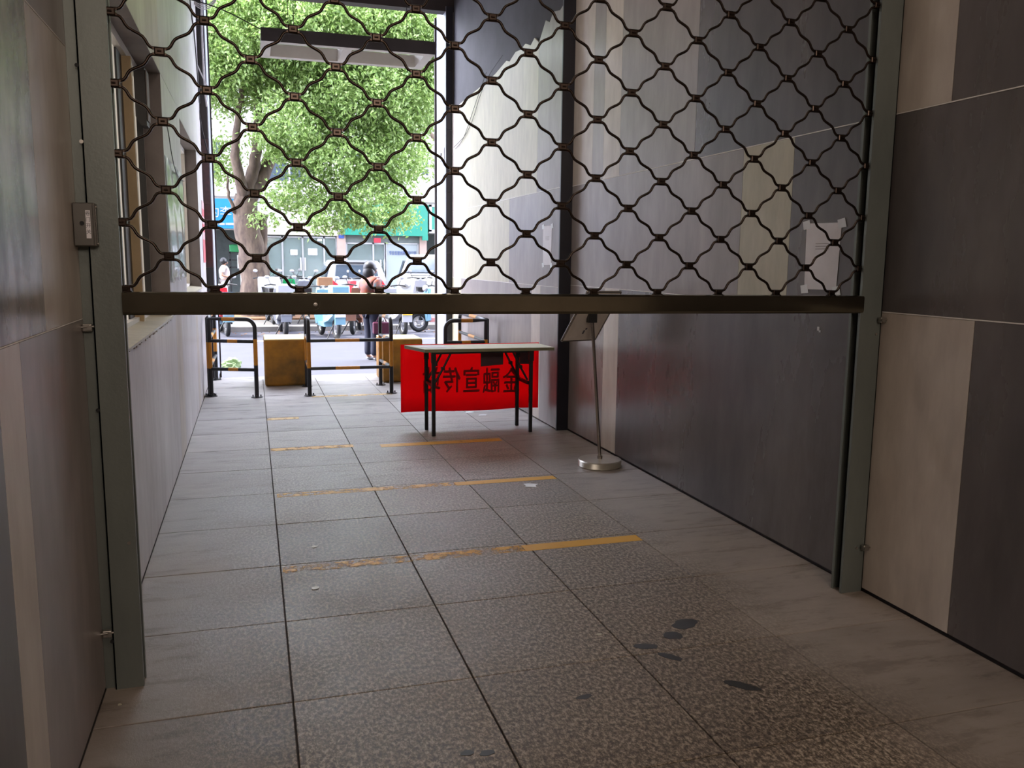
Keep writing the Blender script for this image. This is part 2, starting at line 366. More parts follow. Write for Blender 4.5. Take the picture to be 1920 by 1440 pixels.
def torn(y0, y1, pts, m_):
    prof = [(XR2, y0+.001, 2.014), (XR2, y1-.001, 2.014)]+[(XR2, y, z) for y, z in pts]
    MB().prism(prof, (.012, 0, 0)).build('wall_panel', M[m_], wr)
torn(6.625, 7.22, [(7.219, 3.27), (7.05, 3.41), (6.95, 3.37), (6.86, 3.43), (6.7, 3.40), (6.626, 3.42)], 'p_mid')
torn(7.22, 9.0, [(8.999, 3.27), (8.6, 3.285), (8.2, 3.33), (8.1, 3.30), (7.9, 3.345), (7.75, 3.33), (7.6, 3.35), (7.45, 3.30), (7.34, 3.34), (7.221, 3.27)], 'p_cream')
torn(9.0, 10.05, [(10.049, 3.25), (9.5, 3.262), (9.001, 3.27)], 'p_cream')
torn(10.05, 10.55, [(10.549, 3.24), (10.051, 3.25)], 'p_light')
for z, y0, y1, X in [(1.222, -4, 6.62, XR), (2.022, -4, 6.62, XR), (1.202, 6.63, 10.55, XR2), (2.012, 6.63, 10.55, XR2)]:
    MB().box((X-.0012, y0, z-.0022), (X+.006, y1, z+.0022)).build('caulk_line', M['caulk'], wr)
MB().box((XR2-.004, 6.6, 0), (XR+.02, 6.622, 4.4)).build('step_trim', M['navy'], wr)
# left wall with two window openings
W1 = (3.3, 5.9, 1.03, 2.555); W2 = (7.35, 9.45, 1.1, 2.5)
b = MB(); XB = XL-.012
for (y0, y1, z0, z1) in [(-4, W1[0], -.3, 4.9), (W1[0], W1[1], -.3, W1[2]), (W1[0], W1[1], W1[3], 4.9), (W1[1], W2[0], -.3, 4.9),
                         (W2[0], W2[1], -.3, W2[2]), (W2[0], W2[1], W2[3], 4.9), (W2[1], 10.6, -.3, 4.9)]:
    b.box((XB-.3, y0, z0), (XB, y1, z1))
wl = struct('wall_left', b, M['plaster'], 'left wall of the passage with two deep set windows', 'wall')
def pl_(y0, y1, z0, z1, m_): slab_x(XL, 1, y0, y1, z0, z1).build('wall_panel', M[m_], wl)
for y0, y1, mm_ in [(-4, .6, 'p_mid'), (.6, 1.96, 'p_dark'), (1.96, 2.15, 'p_light'), (2.15, 3.0, 'p_mid'), (3.0, 3.31, 'p_white')]: pl_(y0, y1, .004, 1.225, mm_)
for y0, y1, mm_ in [(-4, .6, 'p_dark'), (.6, 2.42, 'p_reflect'), (2.42, 3.0, 'p_light'), (3.0, 3.3, 'p_white')]: pl_(y0, y1, 1.228, 2.034, mm_)
for y0, y1, mm_ in [(-4, 1.4, 'p_mid'), (1.4, 3.0, 'p_mid')]: pl_(y0, y1, 2.037, 3.2, mm_)
for y0, y1, mm_ in [(3.31, 6.2, 'p_white'), (6.2, 6.66, 'p_light'), (6.66, 8.3, 'p_white'), (8.3, 8.6, 'p_light'), (8.6, 10.55, 'p_white')]: pl_(y0, y1, .004, 1.03, mm_)
pl_(5.9, 7.35, 1.033, 2.554, 'p_white'); pl_(7.351, 9.45, 1.033, 1.1, 'p_white'); pl_(9.451, 10.55, 1.033, 2.5, 'p_white')
for y0, y1, z0, mm_ in [(3.3, 5.9, 2.556, 'p_light'), (5.9, 7.35, 2.556, 'p_white'), (7.35, 10.55, 2.503, 'p_white')]: pl_(y0, y1, z0, 4.4, mm_)
for z in (1.2265, 2.0355): MB().box((XL+.0008, -4, z-.0015), (XL-.006, 3.0, z+.0015)).build('caulk_line', M['caulk'], wl)
def window(name, W, label):
    y0, y1, z0, z1 = W; xi = XL-.125
    r = root(name, (xi, (y0+y1)/2, z0), label, 'window', kind='structure')
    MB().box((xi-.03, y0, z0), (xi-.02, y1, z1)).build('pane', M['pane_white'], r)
    f = MB()
    for a, c in (((y0, z0), (y1, z0+.05)), ((y0, z1-.05), (y1, z1)), ((y0, z0), (y0+.04, z1)), ((y1-.03, z0), (y1, z1))): f.box((xi-.02, a[0], a[1]), (xi+.015, c[0], c[1]))
    f.build('window_frame', M['white'], r)
    rv = MB().box((xi-.02, y1-.004, z0), (XL, y1-.0005, z1)).box((xi-.02, y0+.0005, z0), (XL, y0+.004, z1)).box((xi-.02, y0, z1-.004), (XL, y1, z1-.0005))
    rv.build('window_reveal', M['reveal'], r)
    MB().prism([(xi-.02, y0+.005, z0), (XL+.012, y0+.005, z0-.0), (XL+.012, y0+.005, z0+.012), (xi-.02, y0+.005, z0+.03)], (0, y1-y0-.01, 0)).build('window_sill', M['p_cream'], r)
    return r, xi
r1, xi = window('window_1', W1, 'near left window covered white inside a grey brown reveal')
MB().box((xi-.02, 5.22, 1.05), (xi+.038, 5.27, 2.5)).build('mullion', M['beige_frame'], r1)
MB().box((xi-.018, 5.02, 1.06), (xi-.008, 5.21, 2.5)).build('sash_edge', M['black'], r1)
MB().box((xi-.018, 5.84, 1.06), (xi+.017, 5.868, 2.5)).build('sash_edge', M['black'], r1)
r2, xi2 = window('window_2', W2, 'far left window beside the street end of the passage')
MB().box((xi2-.02, 8.0, 1.13), (xi2+.06, 8.05, 2.45)).build('mullion', M['beige_frame'], r2)
MB().box((xi2-.018, 8.5, 1.13), (xi2+.012, 8.53, 2.45)).build('sash_edge', M['white'], r2)
# rubble edge of the sill
mb = MB()
for k in range(60):
    y = random.uniform(3.5, 5.85); s_ = random.uniform(.003, .007); mb.box((XL-.002, y, 1.018+random.uniform(-.006, .008)), (XL+s_, y+s_*2, 1.03+s_*.5))
tag(mb.build('mortar_crumbs', M['p_light'], r1), kind='stuff')
# shells
struct('wall_back_light_block', MB().box((XL-.3, -4.3, -.3), (XR+.3, -4, 4.9)), M['plaster'], 'rear wall added to shut out sky light behind the viewer', 'wall')  # added wall, keeps sky light off the near floor
struct('ceiling', MB().box((XL-.3, -4.3, 4.6), (XR+.3, 10.6, 4.9)), M['white'], 'pale ceiling slab over the passage', 'ceiling')  # out of view, made white to bounce light into the passage
struct('lintel', MB().box((-8, 10.95, 4.80), (12, 11.15, 9.5)).box((XL, 10.55, 4.8), (XR, 11.12, 4.95)).box((XL, 10.55, at(813, 19, 10.55).z), (XR, 10.71, 4.8)).box((-8, 10.95, -.2), (XL-.2, 11.15, 4.5)).box((XR+.05, 10.95, -.2), (12, 11.15, 4.5)),
       M['darktrim'], 'dark street front with lintel over the passage mouth', 'wall')
t1 = root('trim_1', (-.47, 10.8, 0), 'left portal column with dark stone face and white side', 'column', kind='structure')
MB().box((XL-.3, 10.56, G0), (-.432, 11.1, 4.5)).build('column_core', M['plaster'], t1)
for z0, z1, mm_ in [(0, .78, 'navy'), (.785, 1.30, 'navy'), (1.305, 2.02, 'maroon'), (2.025, 2.75, 'maroon'), (2.755, 3.6, 'navy'), (3.605, 4.45, 'navy')]:
    MB().box((XL-.1, 10.545, z0), (-.434, 10.56, z1)).build('stone_tile', M[mm_], t1)
MB().box((-.432, 10.545, 0), (-.422, 11.09, 4.45)).build('side_cladding', M['blue_white'], t1)
MB().box((-.43, 11.09, G0), (-.405, 11.12, 4.45)).build('edge_strip', M['darktrim'], t1)
t2 = root('trim_2', (2.38, 10.8, 0), 'right portal column with dark stone face and pale side', 'column', kind='structure')
MB().box((2.352, 10.56, G0), (XR+.3, 11.1, 4.5)).build('column_core', M['plaster'], t2)
for z0, z1 in [(0, .78), (.785, 1.5), (1.505, 2.25), (2.255, 3.0), (3.005, 3.7), (3.705, 4.45)]:
    MB().box((2.345, 10.54, z0), (2.43, 10.56, z1)).build('stone_tile', M['navy'], t2)
MB().box((2.342, 10.545, 0), (2.352, 11.09, 4.45)).build('side_cladding', M['blue_white'], t2)
MB().box((2.318, 11.09, G0), (2.352, 11.13, 4.45)).build('edge_strip', M['darktrim'], t2)

# ============================================================ STREET
sb = struct('street', MB().box((-40, 11.4, -.5), (45, 18.5, G0)), M['asphalt'], 'pale sunlit asphalt street across the passage mouth', 'road')
struct('entrance_ramp', MB().prism([(-6, 10.6, -.4), (-6, 11.4, -.4), (-6, 11.4, G0), (-6, 10.6, -.004)], (16, 0, 0)), M['pave'], 'short sloping apron from the passage down to the street', 'ramp')
tag(MB().box((-40, 16.3, G0), (45, 16.44, G0+.003)).build('road_line', M['linepaint']), 'thin white edge line painted along the street', 'road marking')
struct('pavement', MB().box((-40, 18.62, -.5), (45, 33, -.02)), M['pave'], 'pale pavement on the far side of the street', 'pavement')
kb = struct('kerb', MB().box((-40, 18.5, -.5), (-9, 18.62, -.01)).box((14, 18.5, -.5), (45, 18.62, -.01)), M['kerb'], 'grey kerb stones between street and far pavement', 'kerb')
kme = MB().box((-.495, -.06, -.4), (.495, .06, -.01), ch=.008).build('kerb_stone', M['kerb'], kb, local=True); kme.location = (-8.5, 18.56, 0)
for k in range(1, 23): inst('kerb_stone', kme.data, kb, (-8.5+k, 18.56, random.uniform(-.004, .004)))
# planting bed of bare earth
bed = struct('planting_bed', MB().box((-2.2, 20.6, -.3), (2.3, 23.0, .02)), M['earth'], 'bare orange earth bed around the street tree', 'planting bed')
# fallen leaves at the gutter
mb = MB()
for k in range(220):
    x = random.uniform(-4, 8); y = random.uniform(17.6, 18.48); a = random.uniform(0, 6.28); s_ = random.uniform(.03, .06)
    mb.add([(x, y, G0+.004), (x+s_*math.cos(a), y+s_*math.sin(a), G0+.012), (x+s_*.6*math.cos(a+1.2), y+s_*.6*math.sin(a+1.2), G0+.02)], [(0, 1, 2)])
tag(mb.build('fallen_leaves', M['earth']), 'dry fallen leaves scattered along the far gutter', 'leaves', kind='stuff')

# ---- shop row
SY = 33.0
def fx(px, py=480, Y=SY): return at(px, py, Y).x
def fz(py, px=600, Y=SY): return at(px, py, Y).z
bl = root('shop_building', (fx(600), SY, 0), 'white building with a row of street shops behind the tree', 'building')
XA, XZ = -14, 26
MB().box((XA, SY+.5, fz(380)), (XZ, SY+8, 11)).build('wall', M['facade'], bl)
MB().box((XA, SY+3.5, -.02), (XZ, SY+3.8, 4)).build('back_wall', M['shop_dark'], bl)
MB().box((XA, SY, -.05), (XZ, SY+3.5, .02)).build('shop_floor', M['pave'], bl)
MB().box((XA, SY+.3, fz(372)), (XZ, SY+.6, fz(362))).build('cornice', M['facade'], bl)
def wpane(x0, x1, z0, z1):
    f = MB().box((x0, SY+.42, z0), (x1, SY+.5, z1)).build('window', M['white'], bl)
    for k in range(2):
        a = x0+.06+(x1-x0-.06)/2*k
        for z in range(2):
            zz = z0+.06+(z1-z0-.06)/2*z
            MB().box((a, SY+.40, zz), (a+(x1-x0-.18)/2, SY+.43, zz+(z1-z0-.18)/2)).build('pane', M['glass_dark'], f)
for k in range(9):
    for z in (4.2, 7.2): wpane(-9+k*3.2+(.4 if z > 5 else 0), -7.3+k*3.2+(.4 if z > 5 else 0), z, z+1.5)
wpane(fx(792), fx(811), fz(322), fz(288))
piers = [(-13.5, -13), (fx(484), fx(499)), (fx(632), fx(648)), (fx(786), fx(799)), (fx(905), fx(922)), (20, 20.4)]
for a, c in piers: MB().box((a, SY-.12, -.02), (c, SY+.3, fz(434))).build('pier', M['pink_tile'], bl)
MB().box((fx(497), SY-.15, fz(441, 560)), (fx(634), SY+.4, fz(421, 560))).build('shutter_box', M['shutter'], bl)
MB().box((fx(648), SY-.05, fz(455, 700)), (fx(786), SY+.3, fz(440, 700))).build('shutter_box', M['shop_dark'], bl)
MB().box((XA, SY, fz(434)), (XZ, SY+.5, fz(384))).build('fascia', M['facade'], bl)
def glazed(x0, x1, ztop, m_, doors):
    r = MB().box((x0, SY+.02, .0), (x1, SY+.05, ztop)).build('shop_glass', M[m_], bl)
    fr = MB()
    for x in [x0, x1]+doors: fr.box((x-.03, SY-.02, 0), (x+.03, SY+.07, ztop))
    fr.box((x0, SY-.02, ztop-.06), (x1, SY+.07, ztop)).box((x0, SY-.02, 0), (x1, SY+.07, .12)); fr.build('door_frame', M['rim'], bl)
glazed(fx(500), fx(631), fz(443, 560), 'shop_glass', [fx(530), fx(568), fx(608)])
glazed(fx(650), fx(722), fz(455, 690), 'shop_glass', [fx(700)])
glazed(fx(723), fx(784), fz(455, 750), 'shop_glass2', [])
for px in (563.5, 571.5): MB().tube([(fx(px), SY-.1, fz(507, px)), (fx(px), SY-.1, fz(483, px))], .03).build('door_handle', M['white_gloss'], bl)
for px in (713, 720): MB().tube([(fx(px), SY-.1, fz(507, px)), (fx(px), SY-.1, fz(487, px))], .03).build('door_handle', M['white_gloss'], bl)
for (a, c, d, e) in [(545, 558, 478, 468), (578, 595, 478, 466), (596, 604, 452, 448)]:
    MB().box((fx(a), SY-.01, fz(c if 0 else d, a)), (fx(c), SY+.0, fz(e, a))).build('notice', M['paper'], bl)
text(MB(), '专业五星光学股份公司', (fx(755), SY-.0, fz(475, 755)), .17, .01, .62).build('window_lettering', M['plate_blue'], bl)
for px in (491, 640): MB().box((fx(px-5), SY-.16, fz(447, px)), (fx(px+5), SY-.12, fz(441, px))).build('number_plate', M['plate_blue'], bl)
mb = MB().box((fx(700), SY-.3, fz(455, 700)), (fx(712), SY-.2, fz(447, 700))); mb.build('red_lantern_box', M['s_red'], bl)
# signs
def sign(x0, x1, z0, z1, m_, label, rows, border=False):
    r = root('shop_sign', ((x0+x1)/2, SY-.3, z0), label, 'sign')
    MB().box((x0, SY-.3, z0), (x1, SY-.02, z1)).build('sign_board', M[m_], r)
    t = MB()
    for s, x, z, sz in rows: text(t, s, (x, SY-.31, z), sz, .02)
    if t.v: t.build('lettering', M['white_gloss'], r)
    if border: MB().box((x0, SY-.33, z0), (x0+.1, SY-.3, z1)).box((x0, SY-.33, z0-.05), (x1, SY-.3, z0+.08)).box((x0, SY-.33, z1-.08), (x1, SY-.3, z1)).build('border', M['white_gloss'], r)
    return r
sgb = sign(-7, fx(481), fz(429, 440), fz(374, 440), 'sign_blue', 'bright blue shop sign with white characters left of the tree trunk', [('约李不', fx(427), fz(400, 430), .42)])
mb = MB()
for a, c in [(403, 412), (414, 424), (426, 428), (429, 446), (451, 462)]: mb.box((fx(a), SY-.32, fz(422.5, a)), (fx(c), SY-.3, fz(418.5, a)))
mb.build('small_lettering', M['white_gloss'], sgb)
sign(fx(643), fx(799.5), fz(442, 720), fz(384, 720), 'sign_green', 'long turquoise green shop sign mostly hidden behind the leaves', [])
sign(fx(802), fx(870), fz(435, 810), fz(385, 810), 'sign_green', 'turquoise shop sign with white border at the right end', [], True)
mb = MB().box((fx(799), SY-.4, fz(451, 790)), (fx(789), SY-.25, fz(443, 790)))
mb.build('sign_bracket', M['sign_green'], bl)
# shelf and crate in the open shop
sh = root('shop_shelf', (fx(437), SY+1.2, 0), 'black metal shelf just inside the open shop left of the trunk', 'shelf')
mb = MB()
for px in (428, 450): mb.box((fx(px), SY+1.2, 0), (fx(px)+.06, SY+1.26, fz(473))); mb.box((fx(px), SY+1.6, 0), (fx(px)+.06, SY+1.66, fz(473)))
mb.build('shelf_post', M['black'], sh)
for py in (475, 489, 503): MB().box((fx(428), SY+1.2, fz(py)-.03), (fx(450)+.06, SY+1.66, fz(py)+.02)).build('shelf_board', M['black'], sh)
tag(MB().box((fx(429), SY+1.22, fz(474.6)), (fx(449), SY+1.6, fz(460)), ch=.03).build('crate', M['green_box']), 'bright green crate on top of the black shop shelf', 'crate')
sd = root('notice_stand', (fx(449), SY-.4, 0), 'white framed notice standing at the open shop door', 'sign')
MB().box((fx(445), SY-.42, fz(504)), (fx(453), SY-.38, fz(480))).build('notice_board', M['white_gloss'], sd)
MB().box((fx(447.5), SY-.43, fz(498)), (fx(451.5), SY-.42, fz(486))).build('printed_panel', M['s_red'], sd)
MB().tube([(fx(451), SY-.4, 0), (fx(451), SY-.4, fz(503))], .03).build('stand_pole', M['rim'], sd)
tag(MB().box((fx(424), SY-.8, -.02), (fx(484), SY-.2, .12)).build('shop_step', M['pink_tile'], bl))

# ---- tree
def tree(name, base, branches, clumps, nleaf, lm, label, group=None):
    r = root(name, base, label, 'tree', group)
    for i, (pts, r0, r1_) in enumerate(branches):
        P = [Vector(p) for p in pts]; Q = []
        for k in range(len(P)-1):
            for s_ in range(4): Q.append(P[k].lerp(P[k+1], s_/4))
        Q.append(P[-1]); n = len(Q)
        Q = [q+Vector((random.uniform(-1, 1), random.uniform(-1, 1), 0))*.03*(i > 0 or 0 < k_ < n-1) for k_, q in enumerate(Q)]
        MB().tube(Q, [r0+(r1_-r0)*k/(n-1) for k in range(n)], 10).build('trunk' if i == 0 else 'branch', M['bark'], r)
    V = []; tot = sum(c[3]*c[4]*c[5] for c in clumps)
    for (x, y, z, a, b_, c_) in clumps:
        n = int(nleaf*a*b_*c_/tot)
        d = rng.normal(size=(n, 3)); d /= np.linalg.norm(d, axis=1)[:, None]; rad = rng.uniform(.25, 1, n)**.5
        twig = rng.integers(0, max(4, n//22), n); tw = rng.normal(size=(max(4, n//22), 3)); tw /= np.linalg.norm(tw, axis=1)[:, None]
        tw *= (rng.uniform(.2, 1, len(tw))**.45)[:, None]*np.array([a, b_, c_])
        V.append(np.array([x, y, z])+tw[twig]+rng.normal(size=(n, 3))*.13)
    C = np.concatenate(V); n = len(C)
    s_ = rng.uniform(.05, .09, n)[:, None]; u = rng.normal(size=(n, 3)); u[:, 2] -= .5; u /= np.linalg.norm(u, axis=1)[:, None]
    q = rng.normal(size=(n, 3)); q -= (q*u).sum(1)[:, None]*u; q /= np.linalg.norm(q, axis=1)[:, None]
    verts = np.stack([C, C+u*s_*.7+q*s_*.36, C+u*s_*1.7, C+u*s_*.7-q*s_*.36], 1).reshape(-1, 3)-np.array(base)
    me = bpy.data.meshes.new('foliage'); me.vertices.add(4*n); me.vertices.foreach_set('co', verts.ravel())
    me.loops.add(4*n); me.loops.foreach_set('vertex_index', np.arange(4*n)); me.polygons.add(n)
    me.polygons.foreach_set('loop_start', np.arange(0, 4*n, 4)); me.polygons.foreach_set('loop_total', np.full(n, 4)); me.update(calc_edges=True)
    me.materials.append(M[lm]); o = bpy.data.objects.new('foliage', me); COL.objects.link(o); o.parent = r; o['kind'] = 'stuff'
TY = 21.6
def tp(px, py, dy=0): return tuple(at(px, py, TY+dy))
base = (at(478, 560, TY).x, TY, -.02)
br = [([base, tp(476, 500), tp(466, 440), tp(459, 395), tp(462, 368)], .36, .27),
      ([tp(460, 385), tp(447, 330, -.3), tp(440, 280, -.5), tp(446, 220, -.8), tp(455, 160, -1)], .15, .05),
      ([tp(462, 375), tp(474, 320, .1), tp(482, 285, 0), tp(486, 220, 0), tp(482, 150, .2), tp(480, 60, .3)], .17, .06),
      ([tp(464, 380), tp(492, 330, .3), tp(515, 270, .6), tp(545, 205, .6), tp(590, 170, .3), tp(640, 145, 0), tp(700, 90, 0)], .2, .05),
      ([tp(490, 400, .2), tp(487, 450, .25), tp(492, 500, .3), tp(494, 560, .3)], .16, .2),
      ([tp(455, 410), tp(437, 395, -.2), tp(428, 360, -.4), tp(425, 330, -.6)], .06, .02),
      ([tp(560, 200, .5), tp(640, 270, .2), tp(700, 330, 0), tp(740, 380, 0)], .07, .02),
      ([tp(545, 205, .6), tp(600, 160, -1), tp(690, 170, -1.5), tp(760, 160, -2)], .07, .02)]
def cl(px, py, Y, a, b_, c_): p = at(px, py, Y); return (p.x, p.y, p.z, a, b_, c_)
clumps = [cl(480, 60, 21, 2.2, 1.8, 1.3), cl(620, 40, 20.5, 2.2, 2, 1.4), cl(760, 60, 21, 2.0, 2, 1.5), cl(700, 170, 20.5, 1.9, 1.6, 1.1), cl(560, 240, 20.5, 1.2, 1.2, .8),
          cl(640, 300, 20.5, 1.3, 1.2, .7), cl(735, 300, 20.5, 1.0, 1.0, .75), cl(700, 385, 20.2, 1.0, .9, .55), cl(760, 200, 21.5, 1.1, 1, .9), cl(420, 150, 21, .9, 1, .8), cl(560, 370, 20.6, .75, .8, .4),
          cl(620, 400, 20.2, .8, .8, .4), cl(415, 300, 22, .5, .6, .6), cl(500, 400, 20.8, .35, .4, .25), cl(770, 120, 22, 1.2, 1, 1), cl(300, 80, 22, 1.8, 1.5, 1.4), cl(560, 130, 22.5, 1.6, 1, 1), cl(750, 405, 20.4, .5, .6, .33)]
tree('camphor_tree', base, br, clumps, 170000, 'leaf', 'large camphor tree with leaning forked trunk filling the view over the street')
tb = (at(800, 560, 28).x+2.2, 28.5, -.02)
tree('camphor_tree', tb, [([tb, (tb[0]-.2, 28.4, 3), (tb[0]-.6, 28.2, 6)], .3, .12), ([(tb[0]-.2, 28.4, 3), (tb[0]-1.8, 28, 5.2), (tb[0]-3.6, 28, 7)], .12, .04)],
     [(tb[0]-2.5, 28, 8.2, 3.0, 1.8, 1.9), (tb[0]+1, 28.6, 7.8, 2.8, 2, 2.0), (tb[0]-5.2, 28, 9.3, 2.2, 1.6, 1.6)], 40000, 'leaf2', 'second street tree further right, mostly hidden behind the portal column')
tb = (-4.2, 26.5, -.02)
tree('camphor_tree', tb, [([tb, (-4.1, 26.5, 2.6), (-3.8, 26.4, 5.5)], .26, .12), ([(-4.1, 26.5, 2.6), (-2.6, 26.3, 5), (-1.4, 26.3, 6.8)], .12, .04)],
     [(-2.2, 26.6, 7.4, 2.6, 1.6, 1.9), (-4.8, 26.5, 6.6, 2.3, 1.6, 1.7), (.6, 27, 9.2, 2.6, 1.5, 1.6)], 40000, 'leaf2', 'third street tree behind the left side of the big camphor')

# ---- vehicles
def wheel(mb, c, r, wdt, axis='y', mi=(0, 1)):
    ax = Vector((0, 1, 0)) if axis == 'y' else Vector((1, 0, 0))
    a = Vector((1, 0, 0)) if axis == 'y' else Vector((0, 1, 0))
    pts = [Vector(c)+(r-wdt/2)*(math.cos(2*PI*k/20)*a+math.sin(2*PI*k/20)*Vector((0, 0, 1))) for k in range(20)]
    mb.tube(pts, wdt/2, 8, mi[0], close=True)
    for k in range(5):
        t = 2*PI*k/5+.3; mb.tube([c, Vector(c)+(r-wdt*.8)*(math.cos(t)*a+math.sin(t)*Vector((0, 0, 1)))], wdt*.16, 5, mi[1])
    mb.tube([Vector(c)-ax*wdt*.5, Vector(c)+ax*wdt*.5], r*.22, 10, mi[1])
    pts = [Vector(c)+(r-wdt)*(math.cos(2*PI*k/20)*a+math.sin(2*PI*k/20)*Vector((0, 0, 1))) for k in range(20)]
    mb.tube(pts, wdt*.22, 6, mi[1], close=True)
def scooter(loc, rz, body, second, label, box=None, plate=None, cover=None, apron=False, lean=0):
    r = root('scooter', loc, label, 'scooter', 'scooters parked across the street', rz)
    def B(mb, name, m_): return mb.build(name, m_, r, local=True)
    for x, nm in ((.58, 'front_wheel'), (-.52, 'rear_wheel')):
        mb = MB(); wheel(mb, (x, 0, .215), .215, .09); B(mb, nm, [M['rubber'], M['rim']])
    def side(poly, w0, w1=None):
        mb = MB(); w1 = w1 or w0; n = len(poly)
        vs = [(x, -w0*k, z) for x, z, k in poly]+[(x, w0*k, z) for x, z, k in poly]
        mb.add(vs, [tuple(range(n)), tuple(range(2*n-1, n-1, -1))]+[(i, n+i, n+(i+1) % n, (i+1) % n) for i in range(n)]); return mb
    B(side([(-.72, .62, .5), (-.70, .48, .8), (-.45, .36, 1), (-.15, .3, 1), (-.08, .34, 1), (-.1, .6, 1), (-.2, .68, .9), (-.6, .7, .7)], .15), 'body', M[body])
    B(side([(-.15, .22, .9), (.36, .22, .9), (.40, .30, .9), (-.1, .31, .9)], .15), 'footboard', M[second])
    B(side([(.34, .26, .8), (.44, .24, .8), (.50, .6, 1), (.40, .93, .7), (.34, .92, .7), (.40, .6, 1)], .19), 'front_shield', M[body])
    B(side([(-.66, .70, .6), (-.2, .68, .9), (-.05, .70, .8), (-.04, .76, .7), (-.22, .77, .9), (-.45, .80, .9), (-.68, .79, .6)], .15), 'seat', M['black'])
    mb = MB()
    arc = [(.58+.25*math.cos(t), 0, .215+.25*math.sin(t)) for t in [PI*.1+PI*.75*k/8 for k in range(9)]]
    for i in range(8):
        p, q = arc[i], arc[i+1]; mb.add([(p[0], -.06, p[2]), (p[0], .06, p[2]), (q[0], .06, q[2]), (q[0], -.06, q[2]), (p[0]*.995, -.06, p[2]-.012), (p[0]*.995, .06, p[2]-.012), (q[0]*.995, .06, q[2]-.012), (q[0]*.995, -.06, q[2]-.012)], [(0, 1, 2, 3), (7, 6, 5, 4), (0, 3, 7, 4), (1, 5, 6, 2)])
    B(mb, 'front_fender', M[second])
    B(MB().tube([(.58, 0, .22), (.46, 0, .6), (.38, 0, .93)], .025), 'fork', M['black'])
    B(MB().tube([(.28, -.33, .98), (.34, -.2, 1.0), (.40, 0, .97), (.34, .2, 1.0), (.28, .33, .98)], .016), 'handlebar', M['black'])
    B(MB().ball((.43, 0, .93), .09, 12, 0, (.7, 1.3, .8)), 'headlamp', M['white_gloss'])
    for s in (-1, 1):
        B(MB().tube([(.36, s*.2, 1.0), (.34, s*.25, 1.12)], .007).ball((.33, s*.27, 1.15), .055, 10, 1, (.25, 1, .65)), 'mirror', [M['black'], M['white_gloss']])
    B(MB().ball((-.72, 0, .6), .06, 10, 0, (.5, 1.6, .7)), 'tail_light', M['s_red'])
    B(MB().tube([(-.55, .06, .3), (-.62, .22, -.0+.012)], .012).tube([(-.5, -.06, .3), (-.5, -.1, .25)], .02), 'kickstand', M['black'])
    B(MB().box((-.78, -.1, .3), (-.74, .1, .5)), 'mudguard', M[second])
    B(MB().box((-.795, -.1, .44), (-.785, .1, .56)), 'number_plate', M[plate or 'paper'])
    if box: B(MB().box((-.88, -.17, .78), (-.55, .17, 1.04), ch=.03), 'top_box', M[box])
    if apron:
        for s in (-1, 1): B(MB().prism([(.2, s*.2, .35), (.5, s*.18, .35), (.56, s*.24, .9), (.3, s*.34, .95)], (0, s*.05, 0)), 'leg_cover', M['black'])
    if cover: B(side([(-.3, .5, 1), (.3, .5, 1), (.42, 1.0, 1), (.1, 1.02, 1), (-.3, .82, 1)], .22), 'dust_cover', M[cover])
    return r
def S(px, Y, dz=0): return (at(px, 600, Y).x, Y, G0+dz)
scooter(S(531, 17.9), PI/2+.05, 's_white', 's_grey', 'white and grey scooter seen from behind above the yellow block', box='s_white', apron=True)
scooter(S(617, 17.0), PI*.56, 's_blue', 's_blue', 'pale blue scooter parked aslant left of the standing woman', box='s_blue')
scooter(S(668, 18.0), PI*.42, 's_brown', 's_brown', 'tan brown scooter with rounded fender right beside the standing woman')
scooter(S(741, 17.5), PI*.55, 's_white', 's_white', 'white scooter with yellow and pink plate behind the right barrier post', plate='s_plate')
scooter(S(834, 17.95), PI+.08, 's_blue', 's_pink', 'pale blue scooter side on with pink front, by the right portal column')
scooter(S(419, 18.0), PI*.55, 's_red', 's_blue', 'red scooter peeping out beside the left portal column')
scooter(S(508, 19.75, .1), PI*.53, 's_grey', 's_white', 'grey scooter under a pale dust cover beside the tree trunk', cover='s_white')
scooter(S(543, 21.6, .1), PI*.48, 's_green', 's_grey', 'scooter with a vivid green body among the pavement scooters')
scooter(S(574, 19.8, .1), PI*.5, 's_grey', 's_brown', 'dark grey scooter left of the brown cardboard box')
scooter(S(688, 20.0, .1), PI*.8, 's_red', 's_red', 'bright red scooter in front of the white car')
scooter(S(790, 20.4, .1), PI*.45, 's_white', 's_grey', 'white scooter parked before the white van')
cb = at(610, 540, 19.5); tag(MB().box((cb.x-.16, 19.4, -.02), (cb.x+.16, 19.8, 1.0), ch=.01).build('cardboard_box', M['cardboard']), 'tall brown cardboard box standing among the parked scooters', 'box')

